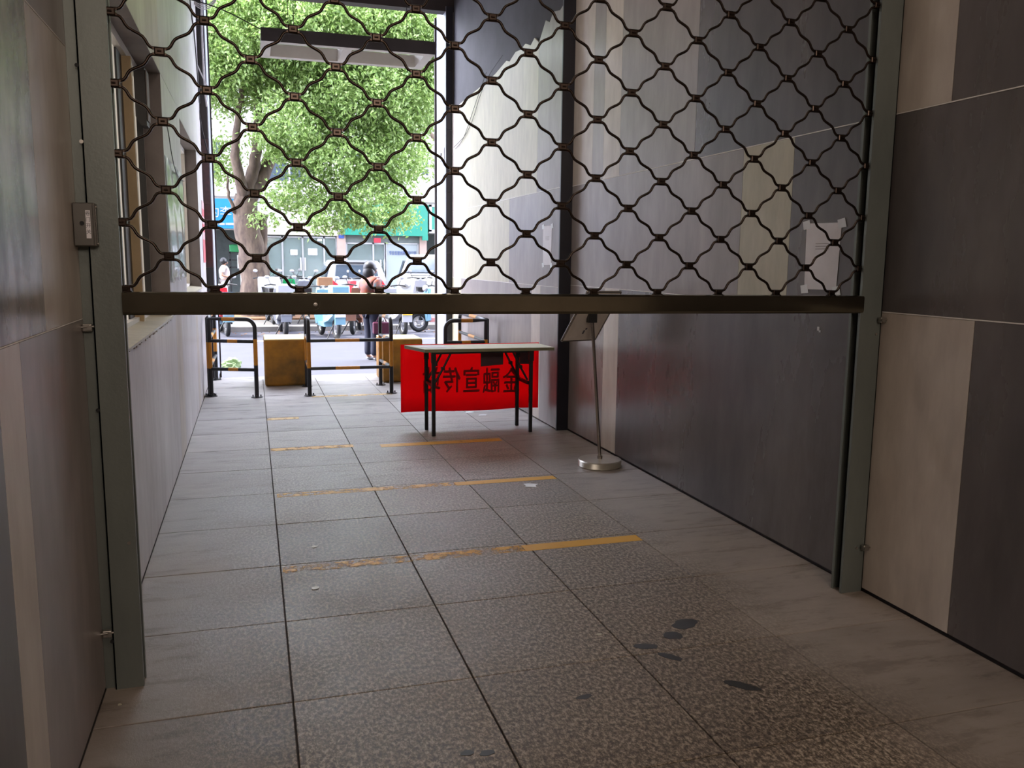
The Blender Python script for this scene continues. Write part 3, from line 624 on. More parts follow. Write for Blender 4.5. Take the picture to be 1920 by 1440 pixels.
def car(name, loc, rz, L, prof, win, hw, label, cat, tail=None, front=False, sidewin=None):
    r = root(name, loc, label, cat, None, rz)
    def B(mb, nm, m_): return mb.build(nm, m_, r, local=True)
    def half(z): # tumblehome
        return hw*(1-.0 if z < .85 else 1-.0-.22*(z-.85)/.65)
    n = len(prof); ins = .07
    mb = MB(); rings = []
    for s, sc_ in ((-1, .93), (-1, 1), (1, 1), (1, .93)):
        cx = sum(p[0] for p in prof)/n; cz = sum(p[1] for p in prof)/n
        rings.append([((x-cx)*(.97 if sc_ < 1 else 1)+cx, s*(half(z)-(0 if sc_ < 1 else .06)), (z-cz)*(.94 if sc_ < 1 else 1)+cz) for x, z in prof])
    vs = sum(rings, []); fs = [tuple(range(n)), tuple(range(4*n-1, 3*n-1, -1))]
    for k in range(3): fs += [(k*n+i, (k+1)*n+i, (k+1)*n+(i+1) % n, k*n+(i+1) % n) for i in range(n)]
    mb.add(vs, fs); B(mb, 'body', M['white_gloss'])
    for nm, m_, quad in win:
        mb = MB(); q = [Vector(p) for p in quad]; nrm = (q[1]-q[0]).cross(q[3]-q[0]).normalized()
        mb.prism([p-nrm*.02 for p in q], nrm*.05); B(mb, nm, M[m_])
    for x in (L*.3, -L*.3):
        for s in (-1, 1):
            mb = MB(); wheel(mb, (x, s*(hw-.12), .3), .3, .18); B(mb, 'wheel', [M['rubber'], M['rim']])
    return r, B
cx = at(670, 520, 24.6).x
prof = [(-2.1, .28), (-2.12, .62), (-2.05, .88), (-1.80, 1.32), (-1.62, 1.44), (.1, 1.46), (.55, 1.36), (1.15, .95), (1.95, .82), (2.1, .6), (2.12, .3), (1.6, .2), (-1.6, .2)]
hw_ = .87
win = [('rear_window', 'glass_dark', [(-2.03, .62, .93), (-2.03, -.62, .93), (-1.80, -.56, 1.30), (-1.80, .56, 1.30)]),
       ('side_window', 'glass_dark', [(-1.6, .86, .95), (.5, .86, .95), (.2, .72, 1.34), (-1.5, .72, 1.34)]),
       ('side_window', 'glass_dark', [(-1.6, -.86, .95), (.5, -.86, .95), (.2, -.72, 1.34), (-1.5, -.72, 1.34)])]
cr_, B = car('car', (cx, 26.7, -.08), PI/2+.0, 4.2, prof, win, hw_, 'white hatchback parked tail on behind the dark haired woman', 'car')
for s in (-1, 1):
    B(MB().prism([(-2.12, s*.83, .68), (-2.12, s*.45, .68), (-2.1, s*.70, .90)], (-.03, 0, 0)), 'tail_light', M['s_red'])
B(MB().box((-2.2, -.8, .3), (-2.1, .8, .5), ch=.03), 'bumper', M['white_gloss']); B(MB().box((-2.16, -.22, .6), (-2.12, .22, .72)), 'number_plate', M['plate_blue'])
B(MB().box((-1.85, -.55, 1.40), (-1.6, .55, 1.46)), 'spoiler', M['white_gloss'])
vx = at(812, 520, 24.5).x
prof = [(-2, .3), (-2.02, 1.0), (-1.9, 1.55), (-1.6, 1.64), (1.05, 1.64), (1.3, 1.55), (1.72, 1.05), (1.98, .9), (2.05, .5), (2.02, .3), (1.5, .22), (-1.5, .22)]
win = [('windscreen', 'glass_dark', [(1.66, -.66, 1.12), (1.66, .66, 1.12), (1.33, .6, 1.5), (1.33, -.6, 1.5)]),
       ('side_window', 'glass_dark', [(.5, .86, 1.05), (1.35, .86, 1.05), (1.2, .75, 1.46), (.5, .75, 1.46)]), ('side_window', 'glass_dark', [(-.6, .86, 1.05), (.4, .86, 1.05), (.4, .75, 1.46), (-.6, .75, 1.46)]),
       ('side_window', 'glass_dark', [(.5, -.86, 1.05), (1.35, -.86, 1.05), (1.2, -.75, 1.46), (.5, -.75, 1.46)]), ('side_window', 'glass_dark', [(-.6, -.86, 1.05), (.4, -.86, 1.05), (.4, -.75, 1.46), (-.6, -.75, 1.46)])]
vr, B = car('van', (vx+.15, 25.2, -.08), -PI/2-.28, 4.0, prof, win, .86, 'white van facing the passage, partly behind the right portal column', 'van')
for s in (-1, 1): B(MB().ball((2.0, s*.62, .78), .14, 10, 0, (.4, 1, .7)), 'headlamp', M['rim'])
B(MB().box((2.0, -.8, .32), (2.1, .8, .5), ch=.03), 'bumper', M['white_gloss']); B(MB().box((1.74, -.5, 1.03), (1.70, .5, 1.06)), 'wiper', M['black'])

# ---- people (skin surface, baked)
def skin(name, verts, edges, radii, m_, parent, lvl=2, rootv=0):
    me = bpy.data.meshes.new(name); me.from_pydata(verts, edges, []); o = bpy.data.objects.new(name, me); COL.objects.link(o)
    md = o.modifiers.new('s', 'SKIN'); md.use_smooth_shade = True
    for i, v in enumerate(me.skin_vertices[0].data):
        v.radius = radii[i] if isinstance(radii[i], tuple) else (radii[i],)*2; v.use_root = (i == rootv)
    o.modifiers.new('u', 'SUBSURF').levels = lvl
    o.modifiers['u'].render_levels = lvl
    dg = bpy.context.evaluated_depsgraph_get(); nm = bpy.data.meshes.new_from_object(o.evaluated_get(dg)); bpy.data.objects.remove(o)
    nm.materials.clear(); nm.materials.append(m_)
    for p in nm.polygons: p.use_smooth = True
    q = bpy.data.objects.new(name, nm); COL.objects.link(q); q.parent = parent; return q
def person(loc, rz, H, label, top, bottom, shoe, hair_long, arm='carry', seated=False, hairm='hair'):
    r = root('person', loc, label, 'person', None, rz); k = H/1.6
    def s3(p): return tuple(c*k for c in p)
    # facing +X
    if not seated:
        hip, kn, an, toe = .86, .46, .07, .03
        leg = lambda s: [(0, s*.085, hip-.03), (.015, s*.09, kn), (-.01, s*.09, an), (.12, s*.10, toe)]
        bz = 0
    else:
        hip = .5; leg = lambda s: [(.02, s*.09, hip), (.40, s*.11, hip-.02), (.40, s*.11, .08), (.52, s*.12, .03)]; bz = -.38
    P = [(0, 0, hip+.04), (.01, 0, 1.02+bz), (0, 0, 1.2+bz), (0, 0, 1.31+bz), (.01, 0, 1.385+bz), (.025, 0, 1.47+bz), (.02, 0, 1.56+bz)]
    R = [(.12, .14), (.1, .12), (.11, .15), (.07, .12), .048, (.082, .072), .055]
    E = [(0, 1), (1, 2), (2, 3), (3, 4), (4, 5), (5, 6)]
    for s in (-1, 1):
        b = len(P); P += leg(s); R += [.085, .055, .036, .028]; E += [(0, b), (b, b+1), (b+1, b+2), (b+2, b+3)]
        if arm == 'carry': A = [(0, s*.17, 1.3+bz), (-.02, s*.22, 1.06+bz), (.04, s*.2, .82+bz), (.05, s*.2, .75+bz)]
        else: A = [(0, s*.17, 1.3+bz), (-.05, s*.22, 1.05+bz), (.16, s*.12, 1.0+bz), (.22, s*.08, 1.0+bz)]
        b = len(P); P += A; R += [.05, .038, .026, .03]; E += [(3, b), (b, b+1), (b+1, b+2), (b+2, b+3)]
        for f in range(5):
            e = A[-1]; b2 = len(P); dy = (f-2)*.018*(1 if s > 0 else -1)
            P += [(e[0]+(.04 if f else .015), e[1]+dy, e[2]-.01), (e[0]+(.065 if f else .03), e[1]+dy*1.1, e[2]-.04)]
            R += [.009, .008]; E += [(b+3, b2), (b2, b2+1)]
    skin('body', [s3(p) for p in P], E, [tuple(x*k for x in q) if isinstance(q, tuple) else q*k for q in R], M['skin'], r)
    # face details
    f = MB()
    for s in (-1, 1): f.ball(s3((.098, s*.03, 1.485+bz)), .011*k, 8, 0)
    f.build('eyes', M['ink'], r, local=True)
    MB().ball(s3((.108, 0, 1.455+bz)), .016*k, 8, 0, (1, .8, 1.4)).build('nose', M['skin'], r, local=True)
    MB().ball(s3((.098, 0, 1.42+bz)), .02*k, 8, 0, (.5, 1.2, .35)).build('mouth', M['s_pink'], r, local=True)
    hb = MB(); zc = 1.505+bz
    hb.ball(s3((-.012, 0, zc)), .112*k, 16, 0, (1.0, .93, 1.02))
    if hair_long: hb.ball(s3((-.035, 0, zc-.07)), .11*k, 16, 0, (.85, .98, 1.15))
    hb.build('hair', M[hairm], r, local=True)
    # clothes: shells grown from the same joints
    ps = [P[0], P[1], P[2], P[3]]+[(0, s*.17, 1.3+bz) for s in (-1, 1)]+[(-.03, s*.22, 1.12+bz) for s in (-1, 1)]
    ps.append((.005, 0, 1.365+bz)); skin('shirt', [s3(p) for p in ps], [(0, 1), (1, 2), (2, 3), (3, 4), (3, 5), (4, 6), (5, 7), (3, 8)], [tuple(x*k for x in q) for q in [(.15, .175), (.14, .165), (.155, .20), (.115, .18)]]+[.082*k]*2+[.070*k]*2+[.072*k], M[top], r)
    ps = [P[0]]; es = []; rs = [(.135*k, .155*k)]
    for s in (-1, 1):
        L_ = leg(s); b = len(ps); ps += L_[:3]; rs += [.105*k, .075*k, .066*k]; es += [(0, b), (b, b+1), (b+1, b+2)]
    skin('trousers', [s3(p) for p in ps], es, rs, M[bottom], r)
    for s in (-1, 1):
        L_ = leg(s); MB().ball(s3((L_[3][0]-.04, L_[3][1], .035)), .05*k, 12, 0, (2.3, .95, .75)).build('shoe', M[shoe], r, local=True)
    return r
wp = at(697, 676, 12.95)
wm = person((wp.x, 12.95, G0), PI*.15, 1.50, 'dark haired woman in patterned blouse and navy trousers with her back turned', 'pattern', 'navy_cloth', 'white_gloss', True)
bx = wp.x+.13; hb = MB().box((bx-.13, 12.74, .30), (bx+.13, 12.82, .48), ch=.02).tube([(bx-.08, 12.78, .47), (bx-.04, 12.78, .555), (bx, 12.78, .57), (bx+.04, 12.78, .555), (bx+.08, 12.78, .47)], .009)
tag(hb.build('handbag', M['bag']), 'maroon handbag held at the dark haired woman\'s side', 'bag')
p1 = at(420, 500, 25.8); person((p1.x, 25.8, -.02), -.1, 1.42, 'person in pale shirt and light trousers walking right past the open shop', 'pale_cloth', 'pale_cloth', 's_white', False, arm='front')
p2 = at(492, 500, 29.5); person((p2.x, 29.5, -.02), .2, 1.66, 'person in navy shirt sitting behind the tree trunk', 'navy_cloth', 'navy_cloth', 'black', False, arm='front', seated=True)
st = root('stool', (p2.x+.05, 29.5, -.02), 'low wooden stool under the seated person in navy', 'stool')
MB().box((p2.x-.14, 29.34, .38), (p2.x+.22, 29.66, .42)).build('seat', M['cardboard'], st)
for a in (-.12, .2):
    for c in (-.13, .13): MB().box((p2.x+a-.02, 29.5+c-.02, -.02), (p2.x+a+.02, 29.5+c+.02, .38)).build('leg', M['cardboard'], st)

# ============================================================ BARRIERS AND BLOCKS
def banded(path, r, parent, name='tube', bands=None, n=12):      # alternating black / yellow paint by arc length
    P = [Vector(p) for p in path]; d = [0]
    for i in range(1, len(P)): d.append(d[-1]+(P[i]-P[i-1]).length)
    tot = d[-1]; bands = bands or []; cuts = sorted({0, tot, *[c for b_ in bands for c in b_ if 0 < c < tot]})
    def pt(t):
        for i in range(1, len(P)):
            if t <= d[i]+1e-9: return P[i-1].lerp(P[i], (t-d[i-1])/max(1e-9, d[i]-d[i-1]))
        return P[-1]
    mb = MB()
    for a, c in zip(cuts, cuts[1:]):
        seg = [pt(a)]+[P[i] for i in range(len(P)) if a+1e-6 < d[i] < c-1e-6]+[pt(c)]
        mb.tube(seg, r, n, 1 if any(b0-1e-6 <= (a+c)/2 <= b1 for b0, b1 in bands) else 0, caps=True)
    return mb.build(name, [M['black_paint'], M['tube_yellow']], parent)
def bend(a, c, b_, rad=.09, n=7):       # quarter bend at corner c
    a, c, b_ = Vector(a), Vector(c), Vector(b_); u = (a-c).normalized(); v = (b_-c).normalized()
    return [c+u*rad*(1-math.sin(t))+v*rad*(1-math.cos(t)) for t in [PI/2*k/n for k in range(n+1)]]
def foot(p, parent):
    mb = MB().cyl((p[0], p[1], p[2]), .058, .006, 20)
    for k in range(3): t = k*2.09+.5; mb.cyl((p[0]+.045*math.cos(t), p[1]+.045*math.sin(t), p[2]+.005), .006, .02, 8)
    mb.build('foot_plate', M['black_paint'], parent)
HT = .8; TR = .021; RH = (.575, .285)
def hoop(p, q, parent, roundp=True, roundq=True, rails=True, bp=True, bq=True):
    p, q = Vector(p), Vector(q); up = Vector((0, 0, HT)); L_ = (q-p).length; path = [p]
    path += bend(p, p+up, q+up) if roundp else [p+up]
    path += bend(p+up, q+up, q) if roundq else [q+up]
    path.append(q)
    bands = [(.29, .56), (HT+L_*.36-.03, HT+L_*.58), (HT+L_+HT-.56-.08, HT+L_+HT-.29-.08)]
    banded(path, TR, parent, 'frame_tube', bands)
    if rails:
        for z in RH: banded([p+Vector((0, 0, z)), q+Vector((0, 0, z))], TR*.86, parent, 'rail', [(L_*.4, L_*.62)])
    foot(p, parent); foot(q, parent)
ba = root('crowd_barrier', (-.2, 9.3, 0), 'black and yellow tube barrier standing against the left wall', 'barrier', 'tube barriers')
hoop((-.44, 9.14, 0), (.007, 8.97, 0), ba, roundp=False); hoop((-.455, 9.17, 0), (-.44, 10.42, 0), ba, roundp=False)
bb = root('crowd_barrier', (.96, 9.2, 0), 'wide black and yellow tube barrier in the middle of the passage mouth', 'barrier', 'tube barriers')
hoop((.535, 8.951, 0), (.548, 9.62, 0), bb); hoop((1.388, 8.936, 0), (1.36, 9.55, 0), bb)
for z in RH: banded([(.535, 8.951, z), (1.388, 8.936, z)], TR*.86, bb, 'rail', [(.27, .52)])
bc = root('crowd_barrier', (2.1, 8.9, 0), 'black and yellow tube barrier behind the table at the right wall', 'barrier', 'tube barriers')
hoop((1.88, 8.5, 0), (2.31, 8.5, 0), bc, roundq=False); hoop((2.33, 8.52, 0), (2.33, 9.75, 0), bc, roundp=False)
def block(name, c0, c1, depth, h, label):
    x0, y0 = c0; x1, y1 = c1; r = root(name, ((x0+x1)/2, y0+depth/2, 0), label, 'block', 'yellow concrete blocks')
    mb = MB().box((x0, y0, 0), (x1, y0+depth, h), ch=.025); o = mb.build('block_body', M['block'], r)
    MB().box((x0+.004, y0+.004, h-.012), (x1-.004, y0+depth-.004, h+.002), ch=.006).build('sky_lit_top', M['block_top'], r); return r  # pale cap paints sky light on the upper face
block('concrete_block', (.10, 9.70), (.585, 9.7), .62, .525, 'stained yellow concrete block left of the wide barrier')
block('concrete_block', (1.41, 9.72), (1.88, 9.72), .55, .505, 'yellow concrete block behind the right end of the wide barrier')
mb = MB(); c = at(434, 690, 12.3)
bm = bmesh.new(); bmesh.ops.create_icosphere(bm, subdivisions=3, radius=1)
for v in bm.verts:
    s_ = 1+random.uniform(-.28, .28); v.co = Vector((v.co.x*.12*s_, v.co.y*.1*s_, max(-.06, v.co.z*.09*s_)))+Vector((c.x, 12.3, G0+.062))
bm.verts.index_update(); mb.add([v.co[:] for v in bm.verts], [[v.index for v in f.verts] for f in bm.faces]); bm.free()
tag(mb.build('plastic_bag', M['poly']), 'crumpled pale green plastic bag on the street by the left portal column', 'bag')

# ============================================================ TABLE, BANNER, STAND
tt = root('folding_table', (1.8, 6.72, 0), 'long folding table with pale top and black folding legs', 'table')
TZ = .715
def tl(x, y): # slightly turned table
    return (x, y+(-.04)*(x-1.29))
top = [tl(1.290, 6.56), tl(2.365, 6.56), tl(2.33, 6.93), tl(1.19, 6.93)]
top = [(1.290, 6.575), (2.362, 6.535), (2.335, 6.885), (1.186, 6.93)]
MB().prism([(x, y, TZ-.003) for x, y in top], (0, 0, .003)).build('table_surface', M['tabletop'], tt)
MB().prism([(x, y, TZ-.026) for x, y in top], (0, 0, .0228)).build('table_top', M['tabledge'], tt)
fr = MB(); zf = TZ-.045
fr.box((1.36, 6.605, zf-.0), (2.19, 6.63, TZ-.027)).box((1.36, 6.885, zf), (2.17, 6.91, TZ-.027)); fr.box((1.36, 6.62, zf), (1.385, 6.9, TZ-.027)).box((2.16, 6.6, zf), (2.185, 6.9, TZ-.027))
fr.build('apron_frame', M['black_paint'], tt)
legs = [(1.367, 6.624), (1.363, 6.90), (2.183, 6.60), (2.158, 6.90)]
for x, y in legs: MB().box((x-.015, y-.013, 0), (x+.015, y+.013, .70), ch=.004).box((x-.019, y-.017, .60), (x+.019, y+.017, .70)).build('leg', M['black_paint'], tt)
for i, (sx, xa) in enumerate(((1, 1.367), (-1, 2.17))):
    for y in (6.615, 6.895):
        MB().tube([(xa+sx*.14, y, .675), (xa+sx*.075, y, .55), (xa+sx*.012, y, .44)], .009, 8).box((xa+sx*.075-.014, y-.014, .54), (xa+sx*.075+.014, y+.014, .565)).build('brace', M['black_paint'], tt)
    MB().box((xa-.012, 6.62, .40), (xa+.012, 6.9, .425)).build('cross_bar', M['black_paint'], tt)
def cloth(name, x0, x1, y, z0, z1, m_, amp=.006, n=24, kz=4):
    mb = MB(); vs = []
    for j in range(kz+1):
        for i in range(n+1):
            t = i/n; q = j/kz; yy = y+amp*math.sin(t*17+q*2)*(1-q)+amp*.8*math.sin(t*7+1)*(1-q)+(-.045)*(t-.0)
            vs.append((x0+(x1-x0)*t, yy, z0+(z1-z0)*q+(.004*math.sin(t*9) if j == 0 else 0)))
    mb.add(vs, [(j*(n+1)+i, j*(n+1)+i+1, (j+1)*(n+1)+i+1, (j+1)*(n+1)+i) for j in range(kz) for i in range(n)], 0, True)
    o = mb.build(name, m_); s = o.modifiers.new('t', 'SOLIDIFY'); s.thickness = .0012; return o
bn = root('banner', (1.78, 6.97, .715), 'red cloth banner hanging down behind the folding table', 'banner')
o = cloth('banner_cloth', 1.163, 2.365, 6.985, .14, .716, M['banner']); o.parent = bn; o.location = -bn.location
tx = MB()
for ch, px in zip('站传宣融金', (809, 846, 883, 920, 957)):
    p = at(px, 716, 6.955)
    for q in (-1, 0, 1): text(tx, ch, (p.x+q*.0028, 6.955-(p.x-1.2)*.03-q*.0003, p.z+q*.0022), .235, .0015, .68, mirror=True)
o = tx.build('printed_characters', M['banner_ink'], bn)
tag(MB().prism([(1.215, 6.86, TZ+.0005), (1.325, 6.66, TZ+.0005), (1.55, 6.66, TZ+.0005), (1.44, 6.87, TZ+.0005)], (0, 0, .0012)).build('paper_sheet', M['paper']), 'white paper sheet lying on the left end of the table', 'paper')
a = at(903, 662, 6.90); b_ = at(945, 684, 6.90)  # dark sheets paint the shade of papers seen through the banner
tag(MB().prism([(a.x, 6.925, TZ-.027), (b_.x, 6.925, TZ-.027), (b_.x, 6.925, b_.z), (a.x, 6.925, at(903, 688, 6.9).z)], (0, .002, 0)).build('paper_shade', M['greysheet']), 'dark shade of a paper behind the banner, put as a sheet, left one', 'paper')
a = at(976, 662, 6.90); b_ = at(1000, 683, 6.90)
tag(MB().prism([(a.x, 6.925, TZ-.027), (b_.x, 6.925, TZ-.027), (b_.x, 6.925, b_.z), (a.x, 6.925, b_.z+.004)], (0, .002, 0)).build('paper_shade', M['greysheet']), 'dark shade of a paper behind the banner, put as a sheet by the right leg', 'paper')
ss = root('sign_stand', (2.29, 5.36, 0), 'chrome pole sign stand with round beige base at the right wall', 'sign stand')
MB().lathe([(.001, 0), (.147, 0), (.152, .006), (.152, .006), (.152, .042), (.152, .042), (.147, .05), (.147, .05), (.001, .052)], (2.29, 5.36, 0), 48).build('base', M['base_stone'], ss)
pA, pB = Vector((2.29, 5.36, .05)), Vector((2.20, 5.36, 1.12))
MB().tube([pA, pB], .0115, 16).build('pole', M['chrome'], ss)
MB().tube([pA, pA+Vector((0, 0, .02))], .018, 16).build('collar', M['chrome'], ss)
q0, q1, q2, q3 = Vector((2.042, 5.50, .867)), Vector((2.290, 5.50, .872)), Vector((2.345, 5.20, 1.215)), Vector((2.105, 5.20, 1.217))
nrm = (q1-q0).cross(q3-q0).normalized()
if nrm.y < 0: nrm = -nrm
MB().prism([q0, q1, q2, q3], nrm*.012).build('sign_board', M['p_light'], ss)
e = MB()
for a, b_ in ((q0, q1), (q1, q2), (q2, q3), (q3, q0)):
    e.tube([a+nrm*.006, b_+nrm*.006], .0085, 6)
e.build('edge_frame', M['chrome'], ss)
mid = (q0+q1+q2+q3)/4; MB().box(mid+Vector((-.03, -.035, -.035)), mid+Vector((.03, .01, .03))).build('bracket', M['black'], ss)
ix = (q1-q0).normalized(); iy = (q3-q0).normalized(); c0 = q0+ix*.125+iy*.07-nrm*.0015
mk = MB(); mk.prism([c0-ix*.006, c0+ix*.006, c0+ix*.006+iy*.035, c0-ix*.006+iy*.035], -nrm*.001).prism([c0+ix*.002+iy*.042, c0+ix*.014+iy*.042, c0+ix*.014+iy*.058, c0+ix*.002+iy*.058], -nrm*.001)
mk.build('printed_mark', M['ink'], ss)

# ============================================================ GATE
g = root('roller_grille', (1.0, 2.93, 1.3), 'half raised rolling grille of wavy dark steel rods', 'gate')
def gy(x): return 2.898+(x+.386)/2.8*.06
def gz(x): return -.0075*(x-1)
P0, PX, ZR, RH_ = -.116, .265, 1.3075, .1032
NP = [(0, 0), (.15, 0), (.20, .03), (.25, .12), (.30, .27), (.35, .37), (.42, .44), (.58, .56), (.65, .63), (.70, .73), (.75, .88), (.80, .97), (.85, 1), (1, 1)]
RR = .0050
def rod(ph):           # ph 0: valleys at P0+k*PX
    pts = []; hx = PX/2; xs_ = P0-PX*1.0+(0 if ph == 0 else -hx) ; k = 0; x = xs_-PX
    amp = RH_-.019
    while x < 2.42:
        up = (k % 2 == 0)
        for u, v in NP[:-1]:
            px = x+u*hx; pz = (v if up else 1-v)*amp
            if -.392 <= px <= 2.415: pts.append((px, gy(px), gz(px)+pz))
        x += hx; k += 1
    return MB().tube([(p[0]-1.0, p[1]-2.93, p[2]) for p in pts], RR, 7)
ra = rod(0).build('rod', M['rod'], g, local=True); rb = rod(1).build('rod', M['rod'], g, local=True)
NROW = 15
cm = MB()
cm.box((-.0155, -.008, -.0125), (.0155, .008, .0125), ch=.004).box((-.020, -.0055, -.011), (.020, .0055, -.0045)).box((-.020, -.0055, .0045), (.020, .0055, .011)).tube([(-.006, -.009, 0), (.006, -.009, 0)], .003, 6)
clip0 = None
for r in range(NROW):
    z = ZR+r*RH_+.0095-1.3
    o = (ra if r % 2 == 0 else rb)
    if r < 2: o.location = (0, 0, z)
    else: inst('rod', o.data, g, (0, 0, z))
    x = P0-PX+(0 if r % 2 == 0 else -PX/2)
    while x < 2.42:
        if -.40 < x < 2.41:
            loc = (x-1.0, gy(x)-2.93, ZR+r*RH_-1.3+gz(x))
            if clip0 is None: clip0 = cm.build('clip', M['rod'], g, local=True); clip0.location = loc
            else: inst('clip', clip0.data, g, loc)
        x += PX
z0, z1 = 1.228, 1.300
rl = MB(); A = [(-.389, gy(-.389), gz(-.389)), (2.417, gy(2.417), gz(2.417))]
vs = []
for (x, y, dz) in A:
    for (oy, zz) in [(-.022, z0+.004), (-.026, z0+.010), (-.026, z1-.008), (-.022, z1-.002), (-.018, z1), (.018, z1), (.022, z1-.004), (.022, z0+.004), (.018, z0), (-.018, z0)]:
        vs.append((x, y+oy, zz+dz))
n = 10; rl.add(vs, [tuple(range(n)), tuple(range(2*n-1, n-1, -1))]+[(i, (i+1) % n, n+(i+1) % n, n+i) for i in range(n)]); rl.build('bottom_rail', M['rail'], g)
dn = MB().lathe([(.001, 0), (.012, .0005), (.016, .002), (.018, 0)], (.195, gy(.195)-.0262, 1.268), 16, 0, 'y'); dn.build('rivet', M['screw'], g)
# posts
def post(name, x_in, x_out, y, side, label):
    r = root(name, ((x_in+x_out)/2, y, 0), label, 'gate post'); s = side; t = .004; d = .07
    mb = MB().box((x_in, y, 0), (x_out, y+t, 4.5)).box((x_in+s*.012*0, y+d-t, 0), (x_out, y+d, 4.5)).box((x_out, y, 0), (x_out-s*t, y+d, 4.5))
    mb.box((x_in, y+t, 0), (x_in+s*.003, y+.014, 4.5)).box((x_in, y+d-.014, 0), (x_in+s*.003, y+d-t, 4.5))
    mb.build('channel', M['steel_post'], r)
    MB().box((x_in+s*.035, y+t, 0), (x_out-s*.004, y+d-t, 4.5)).build('channel_shade', M['slot'], r)  # dark fill paints the shade inside the slot
    return r
pl = post('gate_post', -.389, -.476, 2.888, -1, 'grey green steel channel post of the grille at the left wall')
MB().box((-.4795, 2.905, 0), (-.5085, 2.93, 4.5)).build('flange_strip', M['steel_post'], pl)
pr2 = post('gate_post', 2.407, 2.513, 2.938, 1, 'dark steel channel post of the grille at the right wall')
MB().box((2.5135, 2.955, 0), (2.518, 2.98, 4.5)).build('flange_strip', M['steel_post'], pr2)
for i, (x, z) in enumerate([(-.478, 1.98), (-.478, .94), (-.478, .17), (-.41, .5), (-.478, 1.76)]):
    MB().cyl((x, 2.884, z), .006, .005, 10, 0, 'y').build('screw', M['screw'] if i > 2 else M['slot'], pl)
for x, z in [(2.49, 1.13), (2.47, .2)]: MB().cyl((x, 2.934, z), .005, .005, 10, 0, 'y').build('screw', M['screw'], pr2)
def clamp(x, y, z, s, label):
    r = root('wall_clamp', (x, y, z), label, 'clamp', 'post clamps')
    MB().box((x-.014, y-.014, z-.012), (x+.014, y+.006, z+.012), ch=.003).build('bracket', M['screw'], r)
    MB().cyl((x+s*.008, y-.022, z), .008, .01, 6, 0, 'y').tube([(x-s*.02, y-.012, z+.002), (x+s*.02, y-.012, z+.004)], .004, 8).build('bolt', M['screw'], r)
clamp(-.493, 2.89, 1.20, 1, 'small zinc clamp with bolt on the left post below the switch box')
clamp(-.490, 2.89, .20, 1, 'small zinc clamp low on the left post near the floor')
clamp(2.503, 2.925, 1.19, -1, 'small dark clamp on the right post level with the bottom rail')
clamp(2.500, 2.925, .205, -1, 'small dark clamp low on the right post')
jb = root('switch_box', (-.48, 2.86, 1.51), 'grey metal switch box with paper label fixed to the left post', 'switch box')
MB().box((-.508, 2.846, 1.448), (-.446, 2.889, 1.578), ch=.004).build('box_body', M['box'], jb)
MB().box((-.506, 2.838, 1.450), (-.452, 2.846, 1.576), ch=.002).build('lid', M['box'], jb)
lb = MB().box((-.4715, 2.8372, 1.472), (-.4585, 2.838, 1.555)); lb.build('paper_label', M['paper'], jb)
t_ = MB()
for ch, z in zip('卷门开关', (1.545, 1.527, 1.509, 1.491)): text(t_, ch, (-.465, 2.8368, z), .014, .0003)
t_.build('label_text', M['ink'], jb)
MB().cyl((-.482, 2.833, 1.517), .006, .005, 14, 0, 'y').build('key_switch', M['slot'], jb)
for z in (1.456, 1.566): MB().cyl((-.4455, 2.86, z), .004, .003, 8, 0, 'x').build('screw', M['screw'], jb)
MB().box((-.4458, 2.850, 1.455), (-.4448, 2.855, 1.57)).build('lid_edge', M['chrome'], jb)

# ============================================================ THINGS ON THE WALLS
def poster(X, y0, y1, z0, z1, label, txt=True, tilt=.004):
    r = root('wall_notice', (X, (y0+y1)/2, (z0+z1)/2), label, 'notice')
    MB().prism([(X-.001, y1, z1+tilt), (X-.001, y0, z1), (X-.001, y0+.01, z0), (X-.001, y1-.01, z0-tilt)], (-.0012, 0, 0)).build('paper', M['paper'], r)
    for (y, z) in ((y1, z1), (y0, z1), (y1-.01, z0), (y0+.01, z0)):
        MB().prism([(X-.0023, y-.035, z-.02), (X-.0023, y+.02, z-.025), (X-.0023, y+.03, z+.012), (X-.0023, y-.02, z+.02)], (-.0006, 0, 0)).build('tape', M['litter'], r)
    if txt:
        t_ = MB(); yc = (y0+y1)/2
        for k in range(3): t_.box((X-.0026, yc-.05, z1-.09-k*.012), (X-.0023, yc+.05, z1-.093-k*.012))
        t_.build('printed_lines', M['p_mid'], r)
poster(XR, 3.235, 3.487, 1.302, 1.602, 'white notice taped on the dark panel near the right gate post')
poster(XR2, 6.80, 7.03, 1.385, 1.712, 'white notice taped on the wall beyond the dark step')
tag(MB().box((XR-.001, 3.345, 1.110), (XR-.003, 3.36, 1.128)).box((XR-.001, 3.335, 1.103), (XR-.003, 3.347, 1.113)).build('tape_scrap', M['litter']), 'tiny scrap of white tape on the dark right wall below the rail', 'tape')
mb = MB(); vs = []
NY, NZ = 18, 8
for j in range(NZ+1):
    for i in range(NY+1):
        y = 5.93+(7.33-5.93)*i/NY; z = 1.26+(2.06-1.26)*j/NZ
        if j == 0: z += random.uniform(-.015, .02)
        vs.append((XL+.006+.0025*math.sin(i*.9+j*.7)+.0015*math.sin(j*2.1), y, z))
mb.add(vs, [(j*(NY+1)+i, j*(NY+1)+i+1, (j+1)*(NY+1)+i+1, (j+1)*(NY+1)+i) for j in range(NZ) for i in range(NY)], 0, True)
o = mb.build('plastic_sheet', M['acrylic']); o.modifiers.new('t', 'SOLIDIFY').thickness = .001
tag(o, 'glossy clear plastic sheet on the left wall between the windows', 'plastic sheet')
sp = root('wall_speaker', (-.60, 5.66, 2.35), 'black box speaker with chamfered bottom fixed in the near window reveal', 'speaker')
